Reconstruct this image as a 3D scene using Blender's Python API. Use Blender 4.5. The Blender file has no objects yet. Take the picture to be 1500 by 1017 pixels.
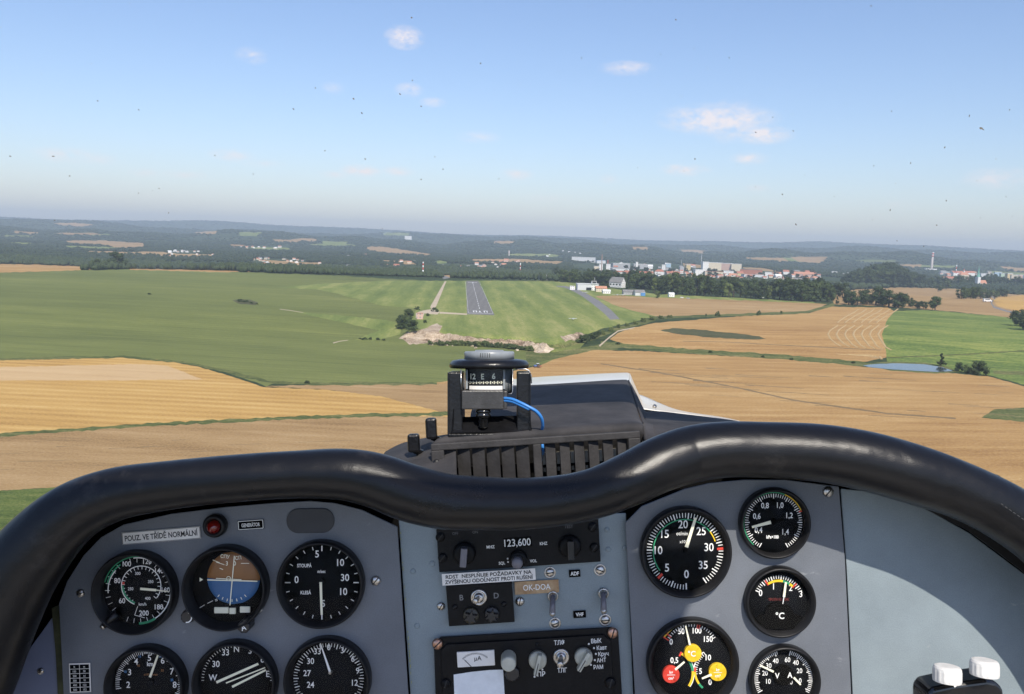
import bpy, bmesh, math, random
import numpy as np
from mathutils import Vector, Matrix, geometry, noise
R = math.radians
random.seed(7); rng = np.random.default_rng(7)
sc = bpy.context.scene
COL = sc.collection

# ------------------------------------------------------------------ camera, sky, sun, exposure
W0, H0, F = 1500.0, 1017.0, 1250.0
CAM_H = 82.0
ROLL = R(1.91); PITCH = R(7.09)
cam_d = bpy.data.cameras.new('camera'); cam = bpy.data.objects.new('camera', cam_d); COL.objects.link(cam)
cam_d.sensor_width = 36.0; cam_d.lens = 36.0 * F / W0
cam_d.clip_start = 0.02; cam_d.clip_end = 60000
CM = Matrix.Translation((0, 0, CAM_H)) @ Matrix.Rotation(math.pi/2 - PITCH, 4, 'X') @ Matrix.Rotation(ROLL, 4, 'Z')
cam.matrix_world = CM
sc.camera = cam
CR = np.array(CM.to_3x3())

# direction towards the sun: over the right shoulder
SUN_C = Vector((0.18, 0.62, 0.70)).normalized()        # camera frame: right, up, behind
SUN = (CM.to_3x3() @ SUN_C).normalized()
SUN_EL = math.asin(SUN.z); SUN_AZ = math.atan2(SUN.x, SUN.y)
sd = bpy.data.lights.new('sun', 'SUN'); sd.energy = 3.7; sd.angle = R(0.5); sd.color = (1.0, 0.93, 0.82)
so = bpy.data.objects.new('sun', sd); COL.objects.link(so)
so.rotation_mode = 'QUATERNION'; so.rotation_quaternion = SUN.to_track_quat('Z', 'Y')
so.location = (0, 0, 200)

def pixdir(px, py):
    v = np.array([(px - W0/2)/F, (H0/2 - py)/F, -1.0]); v /= np.linalg.norm(v)
    return CR @ v

wd = bpy.data.worlds.new('World'); sc.world = wd; wd.use_nodes = True
nt = wd.node_tree; nt.nodes.clear()
def N(nt, t, **k):
    n = nt.nodes.new(t)
    for a, b in k.items(): setattr(n, a, b)
    return n
out = N(nt, 'ShaderNodeOutputWorld'); bg = N(nt, 'ShaderNodeBackground')
sky = N(nt, 'ShaderNodeTexSky', sky_type='NISHITA', sun_disc=False)
sky.sun_elevation = SUN_EL; sky.sun_rotation = SUN_AZ
sky.altitude = 500; sky.air_density = 1.2; sky.dust_density = 1.0; sky.ozone_density = 5.0
bg.inputs['Strength'].default_value = 0.118
tc = N(nt, 'ShaderNodeTexCoord')
# small fair-weather clouds: soft blobs at fixed compass directions, broken up by noise
CLOUDS = [(592,55,20,11,1.0),(368,82,15,8,.45),(599,132,15,7,.55),(634,150,14,5,.5),(488,129,12,6,.3),(700,201,24,6,.4),(918,100,28,7,.7),
          (1050,175,58,15,1.0),(1072,178,28,20,.8),(1116,198,30,9,.9),(102,228,30,7,.6),(145,233,16,5,.4),(340,228,22,6,.55),(530,250,22,6,1.0),(583,251,18,5,.6),(490,256,16,4,.35),
          (270,256,22,4,.35),(210,253,14,4,.3),(757,256,18,6,.6),(1003,249,26,6,.8),(1098,232,20,6,.6),(1462,262,28,10,.55),(893,262,12,5,.3),(1110,276,14,4,.3),(1320,300,14,4,.3),
          (800,290,30,4,.2),(385,240,24,4,.3)]
nz = N(nt, 'ShaderNodeTexNoise'); nz.inputs['Scale'].default_value = 60; nz.inputs['Detail'].default_value = 9; nz.inputs['Roughness'].default_value = .64
mp = N(nt, 'ShaderNodeMapping'); mp.inputs['Scale'].default_value = (1, 1, 2.0)
nt.links.new(tc.outputs['Generated'], mp.inputs['Vector']); nt.links.new(mp.outputs['Vector'], nz.inputs['Vector'])
acc = None
def mth(nt, op, a, b=None, c=None, clamp=False):
    n = N(nt, 'ShaderNodeMath', operation=op, use_clamp=clamp)
    for i, v in enumerate((a, b, c)):
        if v is None: continue
        if isinstance(v, (int, float)): n.inputs[i].default_value = v
        else: nt.links.new(v, n.inputs[i])
    return n.outputs[0]
for px, py, w, h, s in CLOUDS:
    d = pixdir(px, py)
    a = N(nt, 'ShaderNodeVectorMath', operation='SUBTRACT'); nt.links.new(tc.outputs['Generated'], a.inputs[0]); a.inputs[1].default_value = tuple(d)
    b = N(nt, 'ShaderNodeVectorMath', operation='MULTIPLY'); nt.links.new(a.outputs[0], b.inputs[0]); b.inputs[1].default_value = (F/(w*1.5), 0, F/(h*1.6))
    l = N(nt, 'ShaderNodeVectorMath', operation='LENGTH'); nt.links.new(b.outputs[0], l.inputs[0])
    front = d[1]
    v = mth(nt, 'MULTIPLY', mth(nt, 'SUBTRACT', 1.0, l.outputs['Value'], clamp=True), s)
    acc = v if acc is None else mth(nt, 'MAXIMUM', acc, v)
sep = N(nt, 'ShaderNodeSeparateXYZ'); nt.links.new(tc.outputs['Generated'], sep.inputs[0])
fr = mth(nt, 'GREATER_THAN', sep.outputs['Y'], 0.0)
n2 = mth(nt, 'MULTIPLY_ADD', nz.outputs['Fac'], 1.9, -0.62)
cl = mth(nt, 'MULTIPLY', mth(nt, 'MULTIPLY', mth(nt, 'MULTIPLY', acc, fr), n2, clamp=True), 3.0, clamp=True)
cl = mth(nt, 'MULTIPLY', cl, 0.8)
mx = N(nt, 'ShaderNodeMixRGB'); mx.inputs['Color2'].default_value = (6.8, 6.1, 6.0, 1)
tn = N(nt, 'ShaderNodeMixRGB', blend_type='MULTIPLY'); tn.inputs['Fac'].default_value = 1; tn.inputs['Color2'].default_value = (1.06, .975, 1.01, 1); nt.links.new(sky.outputs[0], tn.inputs['Color1'])
nt.links.new(cl, mx.inputs['Fac']); nt.links.new(tn.outputs[0], mx.inputs['Color1'])
nt.links.new(mx.outputs[0], bg.inputs['Color']); nt.links.new(bg.outputs[0], out.inputs[0])
sc.view_settings.view_transform = 'Standard'; sc.view_settings.look = 'None'
sc.view_settings.exposure = 0.42; sc.view_settings.gamma = 1.0; sc.view_settings.use_curve_mapping = False
sc.render.engine = 'CYCLES'
sc.cycles.volume_bounces = 0; sc.cycles.max_bounces = 6; sc.cycles.transparent_max_bounces = 12

# ------------------------------------------------------------------ materials
MATS = {}
def newmat(name):
    m = bpy.data.materials.new(name); m.use_nodes = True
    return m, m.node_tree, m.node_tree.nodes['Principled BSDF']
def c4(c): return (c[0], c[1], c[2], 1)
def mat(name, col, rough=.5, metal=0, var=0.0, scale=20, bump=0, bscale=None, spec=.5, col2=None, coat=0, emit=None, detail=5, coords='Object', alpha=None):
    if name in MATS: return MATS[name]
    m, t, b = newmat(name)
    b.inputs['Base Color'].default_value = c4(col); b.inputs['Roughness'].default_value = rough; b.inputs['Metallic'].default_value = metal
    b.inputs['Specular IOR Level'].default_value = spec; b.inputs['Coat Weight'].default_value = coat; b.inputs['Coat Roughness'].default_value = .12
    if var or bump:
        co = N(t, 'ShaderNodeTexCoord')
        nz = N(t, 'ShaderNodeTexNoise'); nz.inputs['Scale'].default_value = scale; nz.inputs['Detail'].default_value = detail; nz.inputs['Roughness'].default_value = .6
        t.links.new(co.outputs[coords], nz.inputs['Vector'])
        if var:
            r = N(t, 'ShaderNodeMapRange'); r.inputs['From Min'].default_value = .3; r.inputs['From Max'].default_value = .7
            t.links.new(nz.outputs['Fac'], r.inputs['Value'])
            x = N(t, 'ShaderNodeMixRGB'); t.links.new(r.outputs[0], x.inputs['Fac'])
            c2 = col2 or tuple(min(1, v*(1+var)) for v in col); c1 = col if col2 else tuple(v*(1-var) for v in col)
            x.inputs['Color1'].default_value = c4(c1); x.inputs['Color2'].default_value = c4(c2)
            t.links.new(x.outputs[0], b.inputs['Base Color'])
        if bump:
            n2 = N(t, 'ShaderNodeTexNoise'); n2.inputs['Scale'].default_value = bscale or scale; n2.inputs['Detail'].default_value = 6
            t.links.new(co.outputs[coords], n2.inputs['Vector'])
            bp = N(t, 'ShaderNodeBump'); bp.inputs['Strength'].default_value = bump; bp.inputs['Distance'].default_value = .001 if coords == 'Object' else .3
            t.links.new(n2.outputs['Fac'], bp.inputs['Height']); t.links.new(bp.outputs[0], b.inputs['Normal'])
    MATS[name] = m
    return m

def field_mat(name, cols, ang=0, row=0, row_amt=.0, patch=120, fine=1.2, contrast=1.0, warp=2.0, bump=.5, flowers=None):
    """crop / grass / stubble: three scales of noise plus drill rows, in world metres"""
    m, t, b = newmat(name)
    g = N(t, 'ShaderNodeNewGeometry')
    mp = N(t, 'ShaderNodeMapping'); mp.inputs['Rotation'].default_value = (0, 0, ang); t.links.new(g.outputs['Position'], mp.inputs['Vector'])
    st = N(t, 'ShaderNodeMapping'); st.inputs['Scale'].default_value = (.22, 1, 1); t.links.new(mp.outputs[0], st.inputs['Vector'])
    def nz(vec, scale, det=4, rough=.6):
        n = N(t, 'ShaderNodeTexNoise'); n.inputs['Scale'].default_value = scale; n.inputs['Detail'].default_value = det; n.inputs['Roughness'].default_value = rough
        t.links.new(vec, n.inputs['Vector']); return n.outputs['Fac']
    big = nz(st.outputs[0], 1/patch, 5, .55)
    mid = nz(st.outputs[0], 1/(patch*.12), 6, .7)
    fin = nz(g.outputs['Position'], 1/fine, 5, .8)
    s = mth(t, 'ADD', mth(t, 'MULTIPLY', mth(t, 'SUBTRACT', big, .5), 1.5*contrast), mth(t, 'MULTIPLY', mth(t, 'SUBTRACT', mid, .5), 1.9*contrast))
    st2 = N(t, 'ShaderNodeMapping'); st2.inputs['Scale'].default_value = (.045, 1, 1); t.links.new(mp.outputs[0], st2.inputs['Vector'])
    s = mth(t, 'ADD', s, mth(t, 'MULTIPLY', mth(t, 'SUBTRACT', nz(st2.outputs[0], 1/7., 5, .7), .5), 1.1*contrast))
    s = mth(t, 'ADD', s, mth(t, 'MULTIPLY', mth(t, 'SUBTRACT', fin, .5), 2.6*contrast))
    if row:
        w = N(t, 'ShaderNodeTexWave', bands_direction='Y'); w.inputs['Scale'].default_value = 1/row*.314; w.inputs['Distortion'].default_value = warp
        w.inputs['Detail'].default_value = 2; w.inputs['Detail Scale'].default_value = .08; t.links.new(mp.outputs[0], w.inputs['Vector'])
        rm = mth(t, 'MULTIPLY', mth(t, 'SUBTRACT', w.outputs['Fac'], .5), mth(t, 'MULTIPLY', mid, row_amt*2))
        s = mth(t, 'ADD', s, rm)
    s = mth(t, 'ADD', s, .5, clamp=True)
    r = N(t, 'ShaderNodeValToRGB'); t.links.new(s, r.inputs['Fac'])
    el = r.color_ramp.elements
    el[0].position = 0; el[0].color = c4(cols[0]); el[1].position = 1; el[1].color = c4(cols[-1])
    for i, c in enumerate(cols[1:-1]):
        e = el.new((i+1)/(len(cols)-1)); e.color = c4(c)
    last = r.outputs[0]
    if flowers:
        f = nz(st.outputs[0], 1/16, 6, .75)
        ff = mth(t, 'MULTIPLY', mth(t, 'MULTIPLY_ADD', f, 9, -5.4, clamp=True), .55)
        x = N(t, 'ShaderNodeMixRGB'); t.links.new(ff, x.inputs['Fac']); t.links.new(last, x.inputs['Color1']); x.inputs['Color2'].default_value = c4(flowers); last = x.outputs[0]
    t.links.new(last, b.inputs['Base Color'])
    b.inputs['Roughness'].default_value = .95; b.inputs['Specular IOR Level'].default_value = .12
    if bump:
        bp = N(t, 'ShaderNodeBump'); bp.inputs['Strength'].default_value = bump; bp.inputs['Distance'].default_value = .5
        t.links.new(fin, bp.inputs['Height']); t.links.new(bp.outputs[0], b.inputs['Normal'])
    MATS[name] = m
    return m

# ------------------------------------------------------------------ object helpers
def tag(o, label=None, cat=None, group=None, kind=None):
    if label: o['label'] = label
    if cat: o['category'] = cat
    if group: o['group'] = group
    if kind: o['kind'] = kind
    return o
def mesh_from(name, V, Fc, mats, smooth=False, mi=None):
    me = bpy.data.meshes.new(name); me.from_pydata([tuple(v) for v in V], [], [tuple(f) for f in Fc])
    for m in (mats if isinstance(mats, (list, tuple)) else [mats]): me.materials.append(m)
    if mi is not None: me.polygons.foreach_set('material_index', list(mi))
    if smooth: me.polygons.foreach_set('use_smooth', [True]*len(me.polygons))
    me.update(); return me
def link(name, me, parent=None):
    o = bpy.data.objects.new(name, me); COL.objects.link(o)
    if parent is not None: o.parent = parent
    return o
class MB:
    """collects shapes and becomes ONE mesh object"""
    def __init__(s): s.V = []; s.F = []; s.M = []; s.S = []
    def add(s, V, Fc, m=0, sm=False, X=None):
        b = len(s.V)
        for v in V:
            v = Vector(v); s.V.append(tuple(X @ v) if X is not None else tuple(v))
        for f in Fc: s.F.append(tuple(i+b for i in f)); s.M.append(m); s.S.append(sm)
    def box(s, x0, x1, y0, y1, z0, z1, m=0, X=None, bev=0):
        if bev:
            bm = bmesh.new(); bmesh.ops.create_cube(bm, size=1)
            for v in bm.verts: v.co = Vector((x0+(v.co.x+.5)*(x1-x0), y0+(v.co.y+.5)*(y1-y0), z0+(v.co.z+.5)*(z1-z0)))
            bmesh.ops.bevel(bm, geom=bm.edges[:], offset=bev, segments=2, affect='EDGES', profile=.5)
            bm.verts.index_update()
            s.add([v.co for v in bm.verts], [[v.index for v in f.verts] for f in bm.faces], m, False, X); bm.free(); return
        V = [(x0,y0,z0),(x1,y0,z0),(x1,y1,z0),(x0,y1,z0),(x0,y0,z1),(x1,y0,z1),(x1,y1,z1),(x0,y1,z1)]
        s.add(V, [(0,3,2,1),(4,5,6,7),(0,1,5,4),(1,2,6,5),(2,3,7,6),(3,0,4,7)], m, False, X)
    def lathe(s, prof, n=40, m=0, X=None, sm=True, close=False):
        """prof: list of (r, z) round the z axis"""
        V = []; Fc = []
        for r, z in prof:
            for i in range(n):
                a = 2*math.pi*i/n; V.append((r*math.cos(a), r*math.sin(a), z))
        k = len(prof)
        for j in range(k-1 if not close else k):
            for i in range(n):
                a = j*n+i; b = j*n+(i+1) % n; c = ((j+1) % k)*n+(i+1) % n; d = ((j+1) % k)*n+i
                Fc.append((a, b, c, d))
        if not close:
            if prof[0][0] > 1e-6: Fc.append(tuple(range(n))[::-1])
            if prof[-1][0] > 1e-6: Fc.append(tuple((k-1)*n+i for i in range(n)))
        s.add(V, Fc, m, sm, X)
    def prism(s, pts, z0, z1, m=0, X=None):
        n = len(pts); V = [(p[0], p[1], z0) for p in pts]+[(p[0], p[1], z1) for p in pts]
        a = sum(pts[i][0]*pts[(i+1) % n][1]-pts[(i+1) % n][0]*pts[i][1] for i in range(n))
        Fc = [tuple(range(n))[::-1], tuple(range(n, 2*n))]+[(i, (i+1) % n, n+(i+1) % n, n+i) for i in range(n)]
        if a < 0: Fc = [f[::-1] for f in Fc]
        s.add(V, Fc, m, False, X)
    def tube(s, pts, rad, n=10, m=0, caps=True):
        pts = [Vector(p) for p in pts]; rad = rad if isinstance(rad, (list, tuple)) else [rad]*len(pts)
        V = []; Fc = []; up = None
        for i, p in enumerate(pts):
            t = (pts[min(i+1, len(pts)-1)]-pts[max(i-1, 0)]).normalized()
            if up is None: up = t.orthogonal().normalized()
            up = (up - t*up.dot(t)).normalized(); sd = t.cross(up)
            for k in range(n):
                a = 2*math.pi*k/n; V.append(p+(up*math.cos(a)+sd*math.sin(a))*rad[i])
        for i in range(len(pts)-1):
            for k in range(n):
                Fc.append((i*n+k, i*n+(k+1) % n, (i+1)*n+(k+1) % n, (i+1)*n+k))
        if caps: Fc.append(tuple(range(n))[::-1]); Fc.append(tuple((len(pts)-1)*n+k for k in range(n)))
        s.add(V, Fc, m, True)
    def quad(s, a, b, c, d, m=0): s.add([a, b, c, d], [(0, 1, 2, 3)], m)
    def build(s, name, mats, parent=None, loc=None):
        me = bpy.data.meshes.new(name); me.from_pydata(s.V, [], s.F)
        for m in (mats if isinstance(mats, (list, tuple)) else [mats]): me.materials.append(m)
        me.polygons.foreach_set('material_index', s.M); me.polygons.foreach_set('use_smooth', s.S); me.update()
        o = link(name, me, parent)
        if loc is not None: o.location = loc
        return o
def empty(name, loc=(0, 0, 0), rz=0, label=None, cat=None, group=None):
    o = bpy.data.objects.new(name, None); COL.objects.link(o); o.location = loc; o.rotation_euler = (0, 0, rz); o.empty_display_size = .1
    return tag(o, label, cat, group)
def copy_tree(o, parent=None):
    c = o.copy(); COL.objects.link(c); c.parent = parent
    for ch in KIDS.get(o.name, []): copy_tree(ch, c)
    return c
KIDS = {}

# ------------------------------------------------------------------ terrain height
def sstep(a, b, x):
    t = np.clip((x-a)/(b-a), 0, 1); return t*t*(3-2*t)
def flat_hit(px, py, z):
    d = pixdir(px, py); t = (z-CAM_H)/d[2]; return (d[0]*t, d[1]*t)
PLAT = [flat_hit(px, py, 8.0) for px, py in [(588,489),(604,484),(625,487),(645,486),(700,493),(760,496),(800,502),(828,500),(850,492),(880,480),(930,470),(1000,463),(1000,425),(560,412),(590,450)]]
def in_poly(poly, x, y):
    poly = np.asarray(poly); ins = np.zeros(x.shape, bool); n = len(poly)
    for i in range(n):
        x0, y0 = poly[i]; x1, y1 = poly[(i+1) % n]
        if y0 == y1: continue
        c = ((y0 > y) != (y1 > y)) & (x < (x1-x0)*(y-y0)/(y1-y0)+x0)
        ins ^= c
    return ins
def edge_dist(poly, x, y):
    d = np.full(x.shape, 1e9); n = len(poly)
    for i in range(n):
        ax, ay = poly[i]; bx, by = poly[(i+1) % n]; ex, ey = bx-ax, by-ay
        t = np.clip(((x-ax)*ex+(y-ay)*ey)/(ex*ex+ey*ey+1e-9), 0, 1)
        d = np.minimum(d, np.hypot(x-ax-t*ex, y-ay-t*ey))
    return d
def H(x, y):
    x = np.atleast_1d(np.asarray(x, float)); y = np.atleast_1d(np.asarray(y, float))
    D = np.hypot(x, y); fwd = sstep(0, 200, y)
    h = 8*sstep(625, 800, y)
    h = h-24*sstep(1640, 2300, D)*fwd
    h = h+(3*np.sin(x*.0031+1)*np.cos(y*.0023)+2.2*np.sin(x*.0062-y*.0041))*sstep(1700, 3000, D)
    m = (y > 500) & (y < 1700) & (np.abs(x) < 700)
    if m.any():
        ins = in_poly(PLAT, x[m], y[m]); e = edge_dist(PLAT, x[m], y[m])
        k = np.where(ins, sstep(-1, 9, e), sstep(-1, 9, -e))
        h[m] = np.maximum(h[m], 8*k)
    a = np.arctan2(x, np.maximum(y, 1))
    far = y > 0
    def ridge(R0, w, top):
        return np.exp(-((D-R0)/w)**2)*top
    n1 = 22*np.sin(a*19+.6)+14*np.sin(a*43+2)+8*np.sin(a*91)
    n2 = 26*np.sin(a*13+2.1)+14*np.sin(a*37)+7*np.sin(a*83+1)
    n3 = 30*np.sin(a*9+4)+12*np.sin(a*31+1)
    bump = 45*np.exp(-((a+.33)/.05)**2)+40*np.exp(-((a-.08)/.06)**2)+45*np.exp(-((a-.34)/.045)**2)+35*np.exp(-((a+.60)/.12)**2)
    hh = np.maximum.reduce([ridge(8200, 1500, 78+n1), ridge(11500, 1700, 130+n2), ridge(16500, 2300, 205+n3+bump)])
    h = h+np.where(far, hh*sstep(3500, 6500, D), 0)
    return h
def Hs(x, y): return float(H(x, y)[0])
def G_many(P):
    """pixels (1500x1017 frame) -> points on the terrain"""
    P = np.asarray(P, float)
    v = np.stack([(P[:, 0]-W0/2)/F, (H0/2-P[:, 1])/F, -np.ones(len(P))], 1); v /= np.linalg.norm(v, axis=1)[:, None]
    d = v @ CR.T
    t0 = np.where(d[:, 2] < -.0165, (24-CAM_H)/np.minimum(d[:, 2], -.0165), 3500.); t0 = np.clip(t0, 60, 3500)
    lo = t0.copy(); hi = np.full(len(P), 19000.); done = np.zeros(len(P), bool); prev = t0.copy(); NS = 110
    for i in range(1, NS+1):
        t = t0*(19000/t0)**(i/NS)
        z = CAM_H+d[:, 2]*t; h = H(d[:, 0]*t, d[:, 1]*t)
        hit = (z < h) & ~done; lo[hit] = prev[hit]; hi[hit] = t[hit]; done |= hit; prev = t
        if done.all(): break
    for _ in range(24):
        mid = (lo+hi)/2; below = CAM_H+d[:, 2]*mid < H(d[:, 0]*mid, d[:, 1]*mid)
        hi = np.where(below & done, mid, hi); lo = np.where(~below & done, mid, lo)
    hi = np.where(done, hi, 19000.)
    x = d[:, 0]*hi; y = d[:, 1]*hi
    return np.stack([x, y, H(x, y)], 1), hi
def G(px, py):
    p, t = G_many([(px, py)]); return Vector(p[0]), float(t[0])
# ------------------------------------------------------------------ the land: one triangulated sheet, cut along the field boundaries
def dens(poly, step=7, jit=.45, closed=True):
    out = []; n = len(poly)
    for i in range(n if closed else n-1):
        a = poly[i]; b = poly[(i+1) % n]; L = math.hypot(b[0]-a[0], b[1]-a[1]); k = max(1, int(L/step))
        for j in range(k):
            t = j/k; q = jit if j else 0
            out.append((a[0]+(b[0]-a[0])*t+random.uniform(-q, q), a[1]+(b[1]-a[1])*t+random.uniform(-q, q)*.8))
    if not closed: out.append(poly[-1])
    return out
def band(line, w0, w1=None, jit=.3, step=8):
    """a strip of varying pixel height along a line"""
    w1 = w0 if w1 is None else w1; L = dens(line, step, 0, False); n = len(L)
    up = []; dn = []
    for i, p in enumerate(L):
        a = L[max(i-1, 0)]; b = L[min(i+1, n-1)]; dx, dy = b[0]-a[0], b[1]-a[1]; l = math.hypot(dx, dy) or 1
        w = (w0+(w1-w0)*i/(n-1))/2*(1+random.uniform(-jit, jit)); w2 = (w0+(w1-w0)*i/(n-1))/2*(1+random.uniform(-jit, jit))
        up.append((p[0]+dy/l*w, p[1]-dx/l*w)); dn.append((p[0]-dy/l*w2, p[1]+dx/l*w2))
    return up+dn[::-1]
REG = [
 ('grass_field', [(-500,402),(-200,396),(0,399),(130,396),(200,394.5),(350,398.5),(500,404),(560,408),(640,412),(720,411),(820,412),(860,500),(830,530),(778,536),(660,562),(480,563),(400,562),(390,567),(380,562),(330,545),(280,533),(180,524),(0,528),(-500,528)], 1),
 ('stubble_field', [(-500,390),(0,387),(60,388),(135,391),(150,394.5),(60,398),(0,399.5),(-500,403)], 1),
 ('stubble_field', [(190,393.5),(330,396.5),(372,398),(330,399),(190,395.6)], 1),
 ('meadow', [(408,421),(470,416),(560,411.5),(650,411.5),(760,412),(840,414),(905,424),(960,431),(1190,441),(1196,446),(1100,444),(960,437),(905,437),(930,455),(965,463),(920,474),(880,482),(845,497),(812,505),(800,503),(760,499),(700,494),(640,490),(620,487),(600,470),(612,452),(560,448),(520,437),(470,425)], 1),
 ('dark_grass_strip', band([(640,497),(700,505),(780,511),(830,507),(870,495),(905,482),(960,468)], 7, 5), 0),
 ('dark_grass_strip', [(770,514),(812,516),(860,508),(905,500),(905,512),(850,518),(800,528),(772,536)], 1),
 ('stubble_field', [(790,536),(810,527),(870,513),(930,514),(1000,518),(1200,529),(1260,537),(1330,543),(1400,547),(1450,552),(1500,566),(1800,600),(2100,660),(2100,1100),(600,1100),(640,560),(730,548)], 1),
 ('golden_field', [(-500,528),(0,528),(180,524),(225,526),(290,537),(350,555),(385,567),(480,571),(560,581),(640,601),(700,612),(560,609),(400,614),(200,624),(0,638),(-500,668)], 1),
 ('pale_stubble', [(-500,541),(0,538),(210,533.5),(245,536),(297,556),(150,557.5),(0,557.5),(-500,561)], 1),
 ('tan_field', [(388,566),(480,563),(720,562),(760,600),(760,640),(640,602),(560,581),(480,571)], 1),
 ('tan_field', [(-700,682),(-500,668),(0,638),(200,624),(400,614),(560,609),(760,612),(760,740),(300,708),(100,713),(0,719),(-700,760)], 1),
 ('dark_grass_strip', band([(-500,669),(0,637.5),(200,623.5),(400,613.5),(560,608),(670,606)], 4.5, 5, .5), 0),
 ('rough_grass', [(-700,760),(0,719),(100,713),(300,705),(420,760),(420,1100),(-900,1100)], 1),
 ('meadow', [(430,457),(500,462),(560,468),(588,474),(586,490),(548,499),(520,498),(556,484),(500,472)], 1),
 ('heath_patch', [(340,440),(352,438),(366,439),(378,443),(374,447),(352,445.5)], 1),
 ('dirt_path', band([(410,453),(425,455),(444,458)], .7, .5), 0), ('dirt_path', band([(488,502.5),(498,500),(510,498.5)], 1.3, .7), 0),
 ('dark_grass_strip', band([(0,526),(180,523),(270,531),(340,546),(400,561),(480,562.5),(640,562)], 3, 4, .6), 0),
 ('stubble_field', [(893,497),(905,488),(925,481),(960,473),(1090,463),(1185,459),(1215,449.5),(1300,450.5),(1311,457),(1303,468),(1294,490),(1299,510),(1301,518),(1298,524),(1270,530),(1150,522.5),(1000,512),(920,506)], 1),
 ('heath_patch', [(967,484),(985,480.8),(1030,483.5),(1070,487.5),(1112,492.5),(1124,497),(1090,497.3),(1040,494.5),(990,489)], 1),
 ('dark_grass_strip', band([(880,503),(930,508),(1000,514),(1130,522),(1220,529),(1268,534)], 7, 7, .25), 0),
 ('tan_field', [(872,434),(905,433),(960,436),(1100,440.5),(1212,445.5),(1186,456.5),(1090,460.5),(1000,463),(960,463.5),(930,456),(900,447)], 1),
 ('dark_grass_strip', band([(940,468),(1000,464),(1090,461),(1180,457.5),(1205,451),(1222,446)], 3, 4, .3), 0),
 ('bright_meadow', [(1311,456),(1360,454.5),(1450,462),(1500,468),(2000,505),(2100,640),(1800,598),(1500,564),(1450,550),(1390,543),(1300,534),(1298,515),(1292,490),(1300,468)], 1),
 ('dark_grass_strip', band([(1300,524),(1400,520),(1500,514),(1700,520)], 1.6, 2.2, .5), 0),
 ('dark_grass_strip', band([(1455,545),(1500,547),(1600,556)], 5, 6, .4), 0),
 ('tan_field', [(1215,428),(1260,424),(1320,421),(1400,423),(1440,428),(1500,432),(2000,445),(2100,505),(1500,468),(1450,462),(1371,454.5),(1300,449),(1222,446)], 1),
 ('golden_field', [(1452,437),(1500,432),(1900,440),(1900,462),(1500,458),(1462,449)], 1),
 ('dark_grass_strip', [(1438,612),(1456,600),(1500,597),(1700,600),(1800,640),(1500,618)], 1),
 ('pond_bank', [(1252,534),(1300,530),(1350,531),(1388,537),(1405,545),(1372,547.5),(1308,543.5)], 1),
 ('quarry_rock', [(584,496),(596,488),(616,484),(632,476),(640,473),(648,479),(643,487),(700,496),(760,498.5),(800,504),(812,512),(804,517),(790,518),(776,512),(700,506),(650,505),(620,504),(600,504)], 1),
 ('quarry_rock', [(1385/1,0)]*0, 1),
 ('quarry_rock', [(820,493),(845,487),(858,489),(848,497),(828,500)], 1),
 ('dirt_path', [(651.5,412),(654,412),(639,449),(633,454),(630,450)], 0),
 ('dirt_path', [(609,459),(620,455),(632,453),(644,457),(641,461),(622,459),(619,466),(609,466)], 1),
 ('dirt_path', [(644,457),(684,459.5),(684,461.5),(644,459.5)], 0),
 ('dirt_path', band([(878,507),(893,494),(905,485),(930,480)], 2.2, 1.2, .2), 0),
 ('taxiway', [(815,418.6),(830,419.4),(846,423.8),(860,430.6),(878,441),(895,454),(908,467.5),(894,468.5),(886,460),(869,446),(853,434.3),(840,427),(827,421.5),(815,419.8)], 0),
 ('field_track', band([(880,533),(960,545),(1080,568),(1160,586),(1300,606),(1400,613)], 1.6, 2.4, .3), 0),
 ('field_track', band([(1000,500),(1060,501),(1150,506),(1290,513)], .9, 1.2, .3), 0),
 ('country_road', band([(1500,461),(1475,456),(1456,450),(1452,444),(1458,438),(1452,434)], 2.6, 2.2, .1), 0),
 ('country_road', [(636,403),(656,404),(660,407),(650,409),(646,406)], 0),
 ('tan_field', [(650,403.5),(700,399.5),(732,402),(738,405),(700,406),(660,407)], 0),
]
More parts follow.
